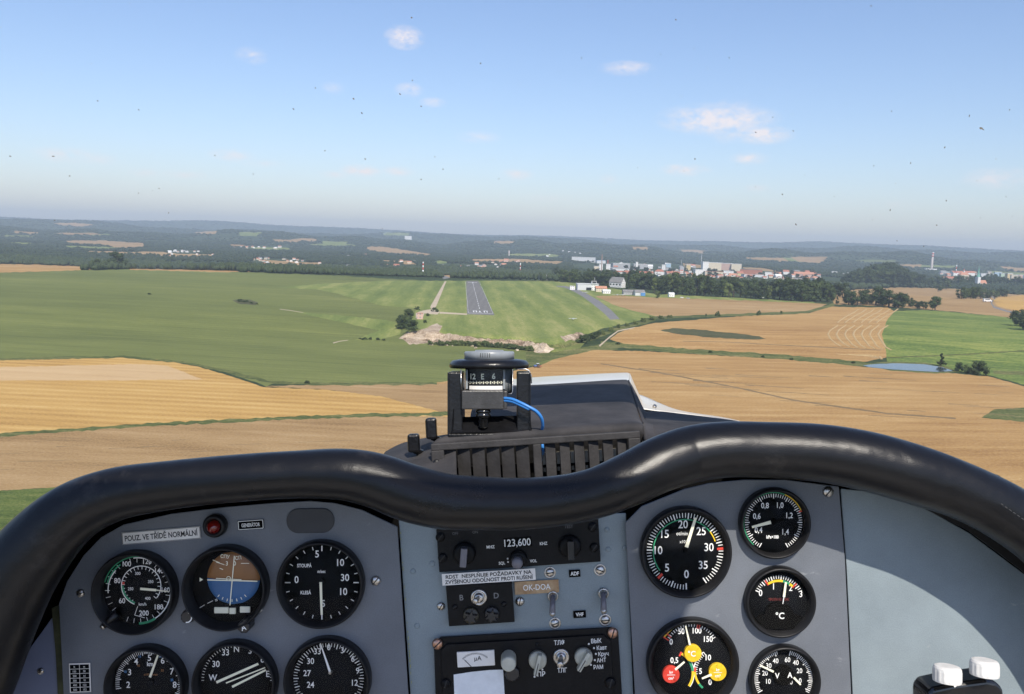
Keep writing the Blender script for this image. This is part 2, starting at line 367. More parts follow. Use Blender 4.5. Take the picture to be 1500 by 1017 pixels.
FAR = [  # clearings seen between the woods, farther and farther away
 ('tan_field', [(82,351.5),(150,351),(212,355),(210,362),(170,361),(110,357)]), ('meadow', [(90,358),(170,361),(205,363),(150,365),(100,363)]),
 ('tan_field', [(130,366),(230,369),(315,372),(312,376),(200,372),(130,369)]), ('tan_field', [(78,326),(110,326),(137,329),(120,331.5),(85,329)]),
 ('tan_field', [(285,340),(318,338),(316,342),(290,343)]), ('tan_field', [(335,357),(360,357.5),(356,361),(338,360)]), ('meadow', [(350,340),(385,340),(375,346),(352,345)]),
 ('tan_field', [(385,379),(420,381),(470,384),(468,388),(400,385)]), ('tan_field', [(535,360),(560,360),(600,366),(634,371),(628,375),(570,371),(538,365)]),
 ('tan_field', [(545,379),(600,381),(610,386),(560,384)]), ('tan_field', [(690,378),(760,378),(826,382),(820,387),(760,386),(692,382)]),
 ('tan_field', [(722,351),(754,352),(750,356),(724,355)]), ('meadow', [(560,340),(600,341),(598,345),(562,344)]), ('tan_field', [(925,360),(950,360),(948,365),(928,364)]),
 ('tan_field', [(1083,375.5),(1140,376),(1158,378),(1156,383),(1110,380)]), ('meadow', [(1145,376),(1165,376),(1190,384),(1160,383)]), ('tan_field', [(1158,375),(1212,374.5),(1211,380),(1200,385),(1170,382)]),
 ('tan_field', [(1085,390),(1115,391),(1140,396),(1100,396)]), ('meadow', [(1330,387),(1402,388),(1398,392),(1335,391)]), ('tan_field', [(1318,386),(1350,386),(1348,390),(1322,390)]),
 ('tan_field', [(1465,389),(1500,391),(1520,398),(1480,395)]), ('meadow', [(1440,395),(1500,398),(1540,404),(1460,400)]), ('tan_field', [(997,364),(1034,366),(1030,370),(1000,368)]),
 ('tan_field', [(400,350),(440,351),(436,354),(404,353)]), ('meadow', [(470,352),(510,353),(505,357),(474,356)]), ('tan_field', [(1000,384),(1040,388),(1035,392),(1002,389)]), ('tan_field', [(20,338),(60,340),(50,343),(22,341)]),
]
_r = random.Random(31)
for _i in range(34):   # dark streaks of lodged straw and wheel marks in the near stubble
    _x = _r.uniform(960, 1480); _y = _r.uniform(534, 600)+(_x-960)*.035; _l = _r.uniform(12, 60)
    if _y > 612 or (_x > 1400 and _y < 560): continue
    REG.append(('field_track', band([(_x-_l, _y-_l*.05), (_x, _y), (_x+_l, _y+_l*.07)], _r.uniform(.4, 1.3), _r.uniform(.3, .6), .5), 0))
for _i in range(26):
    _x = _r.uniform(-20, 640); _y = _r.uniform(640, 700); _l = _r.uniform(10, 50)
    REG.append(('field_track', band([(_x-_l, _y+_l*.04), (_x, _y), (_x+_l, _y-_l*.03)], _r.uniform(.3, .8), _r.uniform(.3, .5), .5), 0))
for _i in range(20):
    _x = _r.uniform(0, 1500); _y = _r.uniform(6, 34)+328+_x*.0333; _w = _r.uniform(14, 42); _h = _r.uniform(1.0, 2.4)*(1+(_y-345)/40 if _y > 345 else 1)
    if 800 < _x < 1240 and _y > 366: continue
    FAR.append((_r.choice(['tan_field', 'tan_field', 'meadow', 'grass_field']), [(_x-_w, _y-.02*_w), (_x-_w*.3, _y-_h*.6), (_x+_w*.6, _y-_h*.4), (_x+_w, _y+.04*_w), (_x+_w*.5, _y+_h*.7+.02*_w), (_x-_w*.5, _y+_h*.5)]))
for nm, pl in FAR: REG.append((nm, [(x, y+(1.5 if y > 350 else .5)) for x, y in pl], 1))
RUNWAY = [(683,411.5),(700.5,411.5),(724.5,462),(684,460.5)]
REG.append(('runway', RUNWAY, 0))
TOWNS = [[(838,386),(905,384),(1000,388),(1100,394),(1240,408),(1240,415),(1100,412),(980,412),(900,408),(838,394)],
         [(1370,396),(1450,398),(1540,404),(1540,416),(1440,418),(1380,414)],
         [(640,386),(735,388),(735,396),(640,394)], [(250,366),(300,367),(300,372),(250,371)], [(370,378),(450,380),(450,390),(370,387)],
         [(590,386),(612,387),(612,395),(590,394)], [(360,360),(425,361),(425,367),(360,366)]]
REG = [r for r in REG if len(r[1]) > 2]
for i, r in enumerate(REG):
    if r[0] == 'runway': continue
FARN = ()
polys = []
allp = []; spans = []
for nm, pl, j in REG:
    q = dens(pl, 5 if nm != 'runway' else 12, .7 if j and nm not in FARN else (.25 if j else 0.0)); spans.append((len(allp), len(q))); allp += q
wp, wt = G_many(allp)
for (nm, pl, j), (s, n) in zip(REG, spans): polys.append((nm, [tuple(wp[i][:2]) for i in range(s, s+n)]))
TOWN_W = []
for t in TOWNS:
    q, _ = G_many(t); TOWN_W.append([tuple(p[:2]) for p in q])
# vertices: polar grid
pts = []
rad = list(np.geomspace(60, 20000, 190))
rad = sorted(rad+list(np.arange(570, 840, 9.)))
for r in rad:
    for i in range(150):
        a = R(-44+88*(i+.5*(int(r) % 2))/150); pts.append((r*math.sin(a), r*math.cos(a)))
for r in np.geomspace(80, 20000, 40):
    for a in np.arange(48, 313, 6): pts.append((r*math.sin(R(a)), r*math.cos(R(a))))
pts += [(0., 0.), (30., 5.), (-30., 5.), (0., -30.)]
EDG = [tuple(np.array(PLAT)[i]) for i in range(len(PLAT))]
edges = []
verts = [Vector(p) for p in pts]
for nm, pl in polys:
    b = len(verts); verts += [Vector(p) for p in pl]; n = len(pl); edges += [(b+i, b+(i+1) % n) for i in range(n)]
V2, E2, F2, *_ = geometry.delaunay_2d_cdt(verts, edges, [], 0, 1e-3)
XY = np.array([tuple(v) for v in V2]); Fc = np.array([tuple(f) for f in F2])
hz = H(XY[:, 0], XY[:, 1])
cen = XY[Fc].mean(axis=1)
a2 = (XY[Fc[:, 1], 0]-XY[Fc[:, 0], 0])*(XY[Fc[:, 2], 1]-XY[Fc[:, 0], 1])-(XY[Fc[:, 2], 0]-XY[Fc[:, 0], 0])*(XY[Fc[:, 1], 1]-XY[Fc[:, 0], 1])
Fc[a2 < 0] = Fc[a2 < 0][:, ::-1]
reg = np.zeros(len(Fc), int)
for i, (nm, pl) in enumerate(polys):
    P = np.array(pl); bb = (cen[:, 0] >= P[:, 0].min()) & (cen[:, 0] <= P[:, 0].max()) & (cen[:, 1] >= P[:, 1].min()) & (cen[:, 1] <= P[:, 1].max())
    idx = np.nonzero(bb)[0]
    if len(idx):
        ins = in_poly(pl, cen[idx, 0], cen[idx, 1]); reg[idx[ins]] = i+1
SG = [(.085,.115,.030),(.13,.17,.045),(.17,.20,.06),(.22,.24,.075)]
field_mat('m_grass_field', [(.092,.108,.034),(.135,.156,.045),(.175,.195,.056),(.26,.26,.078)], R(8), 9, .10, 260, 1.5, .6)
_a = np.array(flat_hit(704.3,459.5,8)); _b = np.array(flat_hit(692,412.5,8)); RWA = math.atan2(_b[1]-_a[1], _b[0]-_a[0])
field_mat('m_meadow', [(.110,.150,.040),(.165,.205,.054),(.220,.250,.068),(.32,.31,.11)], -RWA, 34, .30, 130, 1.8, .85, warp=1.2)
field_mat('m_rough', [(.045,.070,.018),(.080,.115,.026),(.115,.150,.034),(.19,.20,.06)], 0, 0, 0, 40, .8, 1.2)
field_mat('m_bright_meadow', [(.085,.125,.032),(.125,.180,.040),(.170,.220,.050),(.27,.29,.075)], R(20), 0, 0, 60, 2.5, 1.3, flowers=(.42,.36,.04))
field_mat('m_stubble', [(.28,.155,.055),(.385,.225,.083),(.445,.275,.105),(.53,.35,.155)], R(-8), 13, .10, 160, 1.3, .95, warp=7)
field_mat('m_golden', [(.36,.205,.060),(.49,.295,.090),(.55,.345,.112),(.62,.415,.16)], R(4), 10, .34, 150, 1.2, .75, warp=3.5)
field_mat('m_pale', [(.42,.27,.13),(.53,.36,.18),(.57,.395,.205),(.62,.45,.25)], R(4), 10, .12, 90, 1.2, .6)
field_mat('m_tan', [(.23,.14,.058),(.34,.215,.092),(.39,.255,.115),(.47,.325,.165)], R(3), 9, .07, 140, 1.0, .95, warp=6)
field_mat('m_dark_strip', [(.045,.060,.018),(.085,.105,.030),(.14,.15,.045),(.24,.21,.09)], 0, 0, 0, 30, 2.2, 1.0)
field_mat('m_heath', [(.050,.052,.024),(.080,.082,.036),(.10,.10,.045),(.15,.14,.06)], 0, 0, 0, 30, 2.2, .8)
field_mat('m_wood_floor', [(.022,.035,.014),(.035,.055,.02),(.05,.07,.026),(.08,.095,.035)], 0, 0, 0, 160, 9, .9)
field_mat('m_rock', [(.16,.11,.07),(.36,.27,.18),(.48,.38,.27),(.66,.55,.42)], 0, 0, 0, 26, 1.1, 1.1, bump=1)
field_mat('m_path', [(.36,.28,.19),(.46,.37,.26),(.52,.43,.31),(.60,.50,.38)], 0, 0, 0, 30, 1, .5)
field_mat('m_asphalt', [(.130,.125,.115),(.170,.162,.150),(.190,.182,.168),(.23,.22,.20)], R(90), 7, .25, 60, 1.2, .5, bump=.1)
field_mat('m_taxi', [(.15,.145,.14),(.19,.185,.18),(.22,.215,.205),(.26,.25,.235)], 0, 0, 0, 40, 1.2, .5, bump=.1)
field_mat('m_track', [(.14,.10,.045),(.21,.145,.07),(.26,.18,.09),(.36,.25,.13)], 0, 0, 0, 30, 1.5, .6)
KM = {'rough_grass': 'm_rough', 'grass_field': 'm_grass_field', 'stubble_field': 'm_stubble', 'meadow': 'm_meadow', 'dark_grass_strip': 'm_dark_strip', 'golden_field': 'm_golden', 'pale_stubble': 'm_pale', 'tan_field': 'm_tan',
      'heath_patch': 'm_heath', 'bright_meadow': 'm_bright_meadow', 'pond_bank': 'm_dark_strip', 'quarry_rock': 'm_rock', 'dirt_path': 'm_path', 'taxiway': 'm_taxi', 'field_track': 'm_track', 'country_road': 'm_taxi', 'runway': 'm_asphalt'}
SETN = {'stubble_field': 'stubble_field', 'pale_stubble': 'pale_stubble_field', 'meadow': 'meadow'}
kinds = sorted(set(n for n, _ in polys))
kid = {k: i+1 for i, k in enumerate(kinds)}
fk = np.array([0]+[kid[n] for n, _ in polys])[reg]
V3 = np.column_stack([XY, hz])
# rough ground: break up the quarry face
qi = np.unique(Fc[fk == kid['quarry_rock']]); V3[qi, 2] += rng.uniform(-.9, .9, len(qi))
for k, nm in [(0, 'ground')]+[(kid[n], n) for n in kinds]:
    f = Fc[fk == k]
    if not len(f): continue
    u, inv = np.unique(f, return_inverse=True); inv = inv.reshape(f.shape)
    me = mesh_from(nm, V3[u], inv, MATS[KM.get(nm, 'm_wood_floor')], smooth=(nm != 'quarry_rock'))
    o = link(SETN.get(nm, nm), me); o['kind'] = 'structure'
print('LAND tris', len(Fc))

def drape(name, line, w, mat_, zoff=.06, step=6, kind='structure', jit=0):
    """a flat strip of w metres laid on the terrain along a pixel line"""
    L = dens(line, step, jit, False); P, _ = G_many(L); V = []; n = len(P)
    for i in range(n):
        a = P[max(i-1, 0)]; b = P[min(i+1, n-1)]; d = np.array([b[0]-a[0], b[1]-a[1]]); d /= (np.linalg.norm(d)+1e-9); q = np.array([-d[1], d[0]])*w/2
        for s in (1, -1):
            x, y = P[i][0]+q[0]*s, P[i][1]+q[1]*s; V.append((x, y, P[i][2]+zoff))
    Fq = [(2*i, 2*i+1, 2*i+3, 2*i+2) for i in range(n-1)]
    o = link(name, mesh_from(name, V, Fq, mat_)); 
    if kind: o['kind'] = kind
    return o
# runway paint
mw = mat('paint_white', (.72,.72,.70), .8, var=.15, scale=.6)
A = np.array([flat_hit(704.3,459.5,8), flat_hit(692,412.5,8)]); ax = A[1]-A[0]; RL = np.linalg.norm(ax); ax /= RL; qx = np.array([ax[1], -ax[0]])
rm = MB()
def rpaint(s0, s1, u0, u1):
    c = [A[0]+ax*s+qx*u for s, u in ((s0, u0), (s0, u1), (s1, u1), (s1, u0))]
    rm.quad(*[(p[0], p[1], 8.05) for p in c])
n = 16
for i in range(n):
    s = 60+i*(RL-110)/n; rpaint(s, s+(RL-110)/n*.5, -.33, .33)
hw = 12.6
rpaint(1, 3.0, -hw, hw); 
for u in (-hw, hw):
    for k in range(40): rpaint(6+k*(RL-12)/40, 6+(k+.9)*(RL-12)/40, u-.13, u+.13)
for u in (-7.5, -4.6, 3.6, 6.4): rpaint(14, 30, u, u+1.2)
rpaint(34, 37, -7.8, -3.4); rpaint(34, 37, 3.6, 8.2); rpaint(13, 33, -1.2, .2); rpaint(13, 15.5, -2.4, 1.6)
rpaint(RL-40, RL-34, -8, 8); rpaint(RL-58, RL-30, -1, 1)
o = rm.build('runway_markings', mw); o['kind'] = 'structure'

# pond
pw, _ = G_many(dens([(1264,535.5),(1285,533.5),(1318,532),(1352,533.5),(1380,538),(1396,544),(1372,545.2),(1340,543.5),(1300,541),(1272,538)], 5, .25))
zc = float(np.min(pw[:, 2]))
mwater, t, b = newmat('water'); b.inputs['Base Color'].default_value = (.05, .065, .07, 1); b.inputs['Roughness'].default_value = .1; b.inputs['Specular IOR Level'].default_value = .5
nzw = N(t, 'ShaderNodeTexNoise'); nzw.inputs['Scale'].default_value = .5; nzw.inputs['Detail'].default_value = 4
gw = N(t, 'ShaderNodeNewGeometry'); t.links.new(gw.outputs['Position'], nzw.inputs['Vector']); bp = N(t, 'ShaderNodeBump'); bp.inputs['Strength'].default_value = .25; bp.inputs['Distance'].default_value = .1
t.links.new(nzw.outputs['Fac'], bp.inputs['Height']); t.links.new(bp.outputs[0], b.inputs['Normal'])
o = link('water', mesh_from('water', [(p[0], p[1], zc+.12) for p in pw], [tuple(range(len(pw)))[::-1]], mwater)); o['kind'] = 'structure'

# straw windrows in the mown corner of the middle field
mstraw = mat('straw', (.45,.31,.138), .95, var=.25, scale=.8, coords='Object')
ROWS = []
for i in range(7):   # lower bank of curved rows
    x = 1213+i*12.2; ROWS.append([(x+14, 477-(i % 2)), (x+3, 484), (x, 490), (x+3, 496), (x+11, 503+i*.9), (x+(20 if i < 7 else 16), 508+i*.9)])
for i in range(6):
    x = 1232+i*11.5; ROWS.append([(x+26, 452.5), (x+20, 457), (x+12, 461), (x+2, 467), (x-6, 473)])
for i in range(3):
    ROWS.append([(1225+i*16, 519+i*.6), (1250+i*12, 520.5), (1275+i*7, 522.5), (1284+i*4, 525+i)])
for k, r in enumerate(ROWS):
    L = dens(r, 4, .12, False); P, _ = G_many(L); V = []; Fq = []; n = len(P)
    for i in range(n):
        a = P[max(i-1, 0)]; b_ = P[min(i+1, n-1)]; d = np.array([b_[0]-a[0], b_[1]-a[1]]); d /= (np.linalg.norm(d)+1e-9); q = np.array([-d[1], d[0]])
        for u, z in ((-.95, .02), (-.45, .3), (.4, .32), (.95, .02)):
            V.append((P[i][0]+q[0]*u*random.uniform(.8, 1.2), P[i][1]+q[1]*u, P[i][2]+z))
    for i in range(n-1):
        for j in range(3): Fq.append((4*i+j, 4*i+j+1, 4*i+5+j, 4*i+4+j))
    o = link('straw_row', mesh_from('straw_row', V, Fq, mstraw))
    tag(o, 'pale raked straw row curving across the mown right end of the middle field', 'straw row', 'straw rows beside the bright green meadow')

# ------------------------------------------------------------------ trees
mleaf = {}
for k, (c1, c2) in {'dark': ((.028,.044,.016),(.066,.090,.030)), 'mid': ((.042,.064,.021),(.095,.125,.040)), 'light': ((.07,.095,.028),(.15,.18,.055)), 'far': ((.018,.030,.015),(.058,.078,.032))}.items():
    m, t, b = newmat('leaves_'+k); g = N(t, 'ShaderNodeNewGeometry'); oi = N(t, 'ShaderNodeObjectInfo')
    nz_ = N(t, 'ShaderNodeTexNoise'); nz_.inputs['Scale'].default_value = .35 if k != 'far' else .04; nz_.inputs['Detail'].default_value = 6; nz_.inputs['Roughness'].default_value = .8
    t.links.new(g.outputs['Position'], nz_.inputs['Vector'])
    f = mth(t, 'ADD', mth(t, 'MULTIPLY_ADD', nz_.outputs['Fac'], 2.0, -.75), mth(t, 'MULTIPLY', oi.outputs['Random'], .5), clamp=True)
    x = N(t, 'ShaderNodeMixRGB'); t.links.new(f, x.inputs['Fac']); x.inputs['Color1'].default_value = c4(c1); x.inputs['Color2'].default_value = c4(c2)
    t.links.new(x.outputs[0], b.inputs['Base Color']); b.inputs['Roughness'].default_value = .85; b.inputs['Specular IOR Level'].default_value = .2
    mleaf[k] = m
mbark = mat('bark', (.07,.05,.035), .9, var=.3, scale=3)
def crown_mesh(seed, kind, nl=1100, shape='round', leaf=.62):
    """crown of a tree of unit height 10, many leaf-clump faces on uneven lobes"""
    r = random.Random(seed); V = []; Fc = []
    lobes = []
    nlob = 20 if shape != 'tall' else 18
    for i in range(nlob):
        a = r.uniform(0, 6.283); u = r.random()
        if shape == 'round': z = 1.5+7.1*u; rr = 3.6*math.sqrt(max(0.05, 1-((z-4.6)/5.2)**2))*r.uniform(.35, .95)
        elif shape == 'tall': z = 1.8+7.4*u; rr = 1.9*math.sqrt(max(.05, 1-((z-5)/5.2)**2))*r.uniform(.2, .9)
        elif shape == 'cone': z = 1.2+8.2*u; rr = 2.7*(1-z/10.2)*r.uniform(.3, 1)
        else: z = 1.0+5.5*u; rr = 4.4*math.sqrt(max(.05, 1-(z/8.2)**2))*r.uniform(.3, .95)
        s = {'round': 1.55, 'tall': 1.15, 'cone': 1.0, 'bush': 1.7}[shape]*r.uniform(.65, 1.15)*(1 if shape != 'cone' else max(.35, 1.25-z/9))
        lobes.append((rr*math.cos(a), rr*math.sin(a), z, s))
    for i in range(nl):
        cx, cy, cz, s = lobes[i % nlob]
        while True:
            d = Vector((r.gauss(0, 1), r.gauss(0, 1), r.gauss(0, 1)))
            if d.length > .1: break
        d.normalize()
        p = Vector((cx, cy, cz))+d*s*r.uniform(.72, 1.12)*(1, .92)[i % 2]
        if p.z < .15: p.z = r.uniform(.1, .7)
        nrm = (d+Vector((r.gauss(0, .55), r.gauss(0, .55), r.gauss(0, .55)))).normalized()
        a = nrm.orthogonal().normalized(); b = nrm.cross(a); q = leaf*r.uniform(.55, 1.3); an = r.uniform(0, 3); a, b = a*math.cos(an)+b*math.sin(an), b*math.cos(an)-a*math.sin(an)
        k = len(V)
        V += [p-a*q*.5, p-b*q*.34+nrm*q*.1, p+a*q*.5, p+b*q*.34+nrm*q*.08]; Fc.append((k, k+1, k+2, k+3))
    # inner mass so the crown is not see-through everywhere
    for cx, cy, cz, s in lobes:
        bm = bmesh.new(); bmesh.ops.create_icosphere(bm, subdivisions=1, radius=s*.72)
        k = len(V)
        for v in bm.verts: V.append(v.co*r.uniform(.75, 1.15)+Vector((cx, cy, max(cz, .8))))
        bm.verts.index_update()
        for f in bm.faces: Fc.append(tuple(v.index+k for v in f.verts))
        bm.free()
    return mesh_from('crown', V, Fc, mleaf[kind])
def trunk_mesh(seed):
    r = random.Random(seed+99); b = MB()
    b.tube([(0, 0, -.6), (.05, 0, 1.2), (-.08, .06, 3), (.05, 0, 5.5), (.1, .1, 7.5)], [.36, .27, .22, .13, .04], 8)
    for i in range(6):
        a = r.uniform(0, 6.28); z = r.uniform(1.6, 4.4); l = r.uniform(1.6, 2.6)
        b.tube([(0, 0, z), (math.cos(a)*l*.5, math.sin(a)*l*.5, z+.7), (math.cos(a)*l, math.sin(a)*l, z+1.8)], [.13, .09, .03], 6)
    me = bpy.data.meshes.new('trunk'); me.from_pydata(b.V, [], b.F); me.materials.append(mbark); return me
TRUNKS = [trunk_mesh(i) for i in range(3)]
CROWNS = {}
def get_crown(shape, kind, v):
    k = (shape, kind, v)
    if k not in CROWNS: CROWNS[k] = crown_mesh(hash(shape) % 7+v*13+len(kind), kind, 1300 if shape != 'bush' else 900, shape)
    return CROWNS[k]
def hashs(s): return sum(ord(c)*(i+1) for i, c in enumerate(s))
def get_crown(shape, kind, v):
    k = (shape, kind, v)
    if k not in CROWNS: CROWNS[k] = crown_mesh(hashs(shape+kind)+v*13, kind, 1300 if shape != 'bush' else 900, shape)
    return CROWNS[k]
def tree(px, py, hpx, label, group=None, shape='round', kind='dark', wid=1.0, name=None, pos=None):
    """tree whose foot is at pixel (px,py) and which stands hpx pixels tall"""
    if pos is None: p, t = G(px, py)
    else: p, t = Vector(pos), math.dist(pos, (0, 0, CAM_H))
    h = hpx*t/F
    name = name or {'round': 'broadleaf_tree', 'tall': 'poplar_tree', 'cone': 'conifer_tree', 'bush': 'bush'}[shape]
    e = empty(name, (p.x, p.y, p.z-.1), random.uniform(0, 6.28), label, 'bush' if shape == 'bush' else 'tree', group)
    s = h/(9.6 if shape != 'bush' else 7.4); e.scale = (s*wid*random.uniform(.85, 1.2), s*wid*random.uniform(.85, 1.2), s*random.uniform(.9, 1.08))
    link('foliage' if shape == 'bush' else 'crown', get_crown(shape, kind, random.randint(0, 3)), e)
    if shape != 'bush': link('trunk', TRUNKS[random.randint(0, 2)], e)
    return e

# the long row of trees behind the hangars and the upper field
g = 'trees in the row behind the upper tan field'
xs = 958.
while xs < 1218:
    f = (xs-958)/260
    y = 430+f*14+random.uniform(-1.5, .5)
    hp = random.uniform(22, 34)*(1-.15*abs(f-.4))
    if random.random() < .14: hp *= .7
    tree(xs, y, hp, 'dark leafy tree in the unbroken row along the back of the upper tan field', g, random.choice(['round', 'round', 'tall']), random.choice(['dark', 'dark', 'mid', 'mid', 'light' if random.random() < .4 else 'dark']), random.uniform(.8, 1.25))
    xs += random.uniform(6, 11)
g2 = 'trees in the second rank behind the row'
for i in range(34):
    f = i/34; xs = 940+300*f+random.uniform(-4, 4)
    tree(xs, 424+f*12, random.uniform(18, 26), 'tree crown showing above the front row beside the town', g2, 'round', random.choice(['dark', 'far']), 1.1)
g3 = 'trees of the grove behind the hangars'
for i in range(40):
    x = random.uniform(810, 962); f = (x-810)/150
    tree(x, 413+f*11+random.uniform(-5, 1), random.uniform(13, 20)*(1+.2*f), 'dark tree in the grove between the hangars and the town', g3, 'round', random.choice(['dark', 'dark', 'mid']), 1.1)
tree(890,423,8,'round dark tree in front of the big grey-roofed house', None,'round','dark',1.2)
tree(921,424,10,'dark tree beside the gable of the big grey-roofed house', None,'round','dark',1.1)
tree(963,437,11,'pale green tree at the left foot of the long row', None,'round','light',1.2)
# copse at the corner of the bright green meadow
for x, y, h, w, l in [(1243,446,18,1.1,'leftmost round tree of the dark copse at the field corner'),(1256,447,20,1.1,'second tree from the left of the dark copse at the field corner'),(1270,446,20,1.0,'flat-topped tree in the middle of the left half of the copse'),
                      (1283,446,23,1.0,'tallest tree of the left half of the copse at the field corner'),(1302,449,24,1.15,'tall round tree right of the gap in the copse'),(1316,451,20,1.1,'tree at the right shoulder of the copse above the meadow corner'),
                      (1333,449,12,1.0,'low tree just right of the copse, above the green meadow'),(1344,451,10,1.1,'small shrubby tree at the top left edge of the green meadow'),(1353,452,11,1.0,'last small tree of the copse line before the lone round tree')]:
    tree(x, y+.5, h, l, 'trees of the copse at the meadow corner', 'round', 'dark', w*1.35)
tree(1369.5,455,20,'lone round tree standing on the top edge of the green meadow',None,'round','mid',.95)
tree(1226,446,12,'small conical tree between the long row and the copse',None,'cone','dark',1.1)
tree(1214,443,20,'tree ending the long row next to the conical one',None,'round','mid',1)
tree(1494,478,22,'tree cut by the right edge above the meadow',None,'round','dark',1.1)
tree(1504,484,26,'bigger tree at the right border behind the meadow',None,'round','dark',1.1)
for x, y, h, w, l in [(1374,422+5,9,1.6,'low wide tree clump left of the white van'),(1386,424,12,1.1,'tree between the low clump and the hedge by the white van')]:
    tree(x, y, h, l, None, 'round', 'mid', w)
for i, x in enumerate(range(1408, 1476, 7)):
    tree(x, 438-.3*(i % 3)-(0 if i < 8 else 3), 15 if i < 5 else 11, 'tree of the hedge behind the white van on the tan field', 'hedge trees behind the white van', 'round', random.choice(['dark', 'mid']), 1.15)
for i in range(46):
    f = i/46; x = 1240+112*f+random.uniform(-3, 3); e = math.sin(math.pi*min(1, f*1.1))
    tree(x, 421-random.uniform(0, 5), 15+12*e+random.uniform(-2, 2), 'tree of the dark wooded knoll beyond the tan field', 'trees on the dark knoll', 'round', random.choice(['dark', 'dark', 'far']), 1.2)
for i in range(20):
    tree(1352+i*6, 421-i*.3, random.uniform(8, 14), 'tree on the low right flank of the wooded knoll', 'trees on the right flank of the knoll', 'round', 'dark', 1.2)
for i in range(26):
    x = 1440+i*6; tree(x, 417+i*.25, random.uniform(8, 13), 'tree in the strip below the far tower blocks', 'trees below the far tower blocks', 'round', 'dark', 1.3)
# bushes
for x, y, h, l in [(1034,463.3,3.6,'tiniest bush on the grassy track under the upper tan field'),(1051.5,463.5,8,'left round bush on the grassy track under the upper tan field'),(1111,461.5,6.5,'middle bush on the grassy track under the upper tan field'),(1144,460,4.5,'right bush on the grassy track under the upper tan field')]:
    tree(x, y, h, l, 'bushes on the grassy track', 'bush', 'mid', .8)
tree(1378,536.5,16,'dark conical tree at the right tip of the pond',None,'cone','dark',1.35)
tree(1403,544,12,'left bush of the pair right of the pond',None,'bush','dark',1.0)
tree(1418,547,12,'middle bush right of the pond',None,'bush','mid',.9)
tree(1431,549,20,'largest round bush right of the pond',None,'bush','dark',1.0)
for x, y, h, s, l in [(596,481,20,1.2,'big bush left of the pink quarry hut'),(604,483,15,1.3,'bush right at the foot of the big one by the quarry hut'),(590,474,14,1.2,'upper bush of the clump left of the quarry hut'),(598,463,12,1.0,'bush at the top of the clump left of the quarry hut'),
                   (587,482,10,1.2,'lowest left bush of the clump by the quarry hut'),(611,454,5,1.5,'low bush above the dirt path bend'),(637,457,7.5,1.2,'dark bush at the lower end of the pale path'),(627,463,4,1.2,'small bush right of the pink quarry hut'),(622,473,5,1.3,'small bush on the slope below the pink hut')]:
    tree(x, y, h, l, None, 'bush', 'dark', s)
for x, y, h in [(534,498,4),(543,497.5,3.5),(553,498,3.5),(562,499,2.5),(528,497,2.5)]:
    tree(x, y, h, 'low dark bush in the ragged line across the left green field', 'low bushes left of the quarry', 'bush', 'dark', 1.8)
for i in range(44):
    f = i/43; x = 630+f*148+random.uniform(-3, 3)
    if abs(f-.46) < .015: continue
    tree(x, 505.5+f*9-2.5*math.sin(f*3.1), random.uniform(4.5, 9), 'bush in the hedge at the foot of the quarry bank', 'hedge bushes under the quarry bank', 'bush', random.choice(['mid', 'mid', 'light']), random.uniform(1.0, 1.7))
for x, y, h, s in [(853,503,14,.9),(861,500,12,.9),(869,497,11,.9),(876,494.5,10,.9),(883,490,7,1.1),(895,485,6,1.3),(906,481,6,1.3),(918,478,5.5,1.4),(930,475,6,1.4),(942,472,6,1.3),(955,469,6,1.3),(968,467,5,1.5),(981,465.5,4.5,1.5)]:
    tree(x, y, h, 'bush in the line running up the bank right of the quarry', 'bushes on the right bank', 'bush', 'dark' if x < 880 else 'light', s)
for x in (905, 1118, 1250, 1160, 1040):
    tree(x, 500+(x-900)*.09-(3 if x == 1250 else 0)+4, 3.2, 'small scrub tuft in the weedy strip between the fields', 'scrub tufts in the weedy strip', 'bush', 'dark', 1.8)
tree(172.5,394,22,'dark tree standing alone at the far edge of the left green field',None,'round','dark',1.25)
tree(141,393.5,13,'smaller paler tree left of the dark one on the left skyline of the field',None,'round','mid',1.0)
tree(450,587-25,5,'small dark shrub at the tip of the green field above the golden corner',None,'bush','dark',1.2)
tree(219,431.5,2.2,'tiny dark tuft in the upper left green field',None,'bush','dark',1.8)
for x, y, h in [(352,442,4),(360,443,3.4),(368,444.5,2.6),(376,446,2)]:
    tree(x, y, h, 'low scrub on the bare knoll in the left green field', 'scrub on the bare knoll', 'bush', 'dark', 1.9)

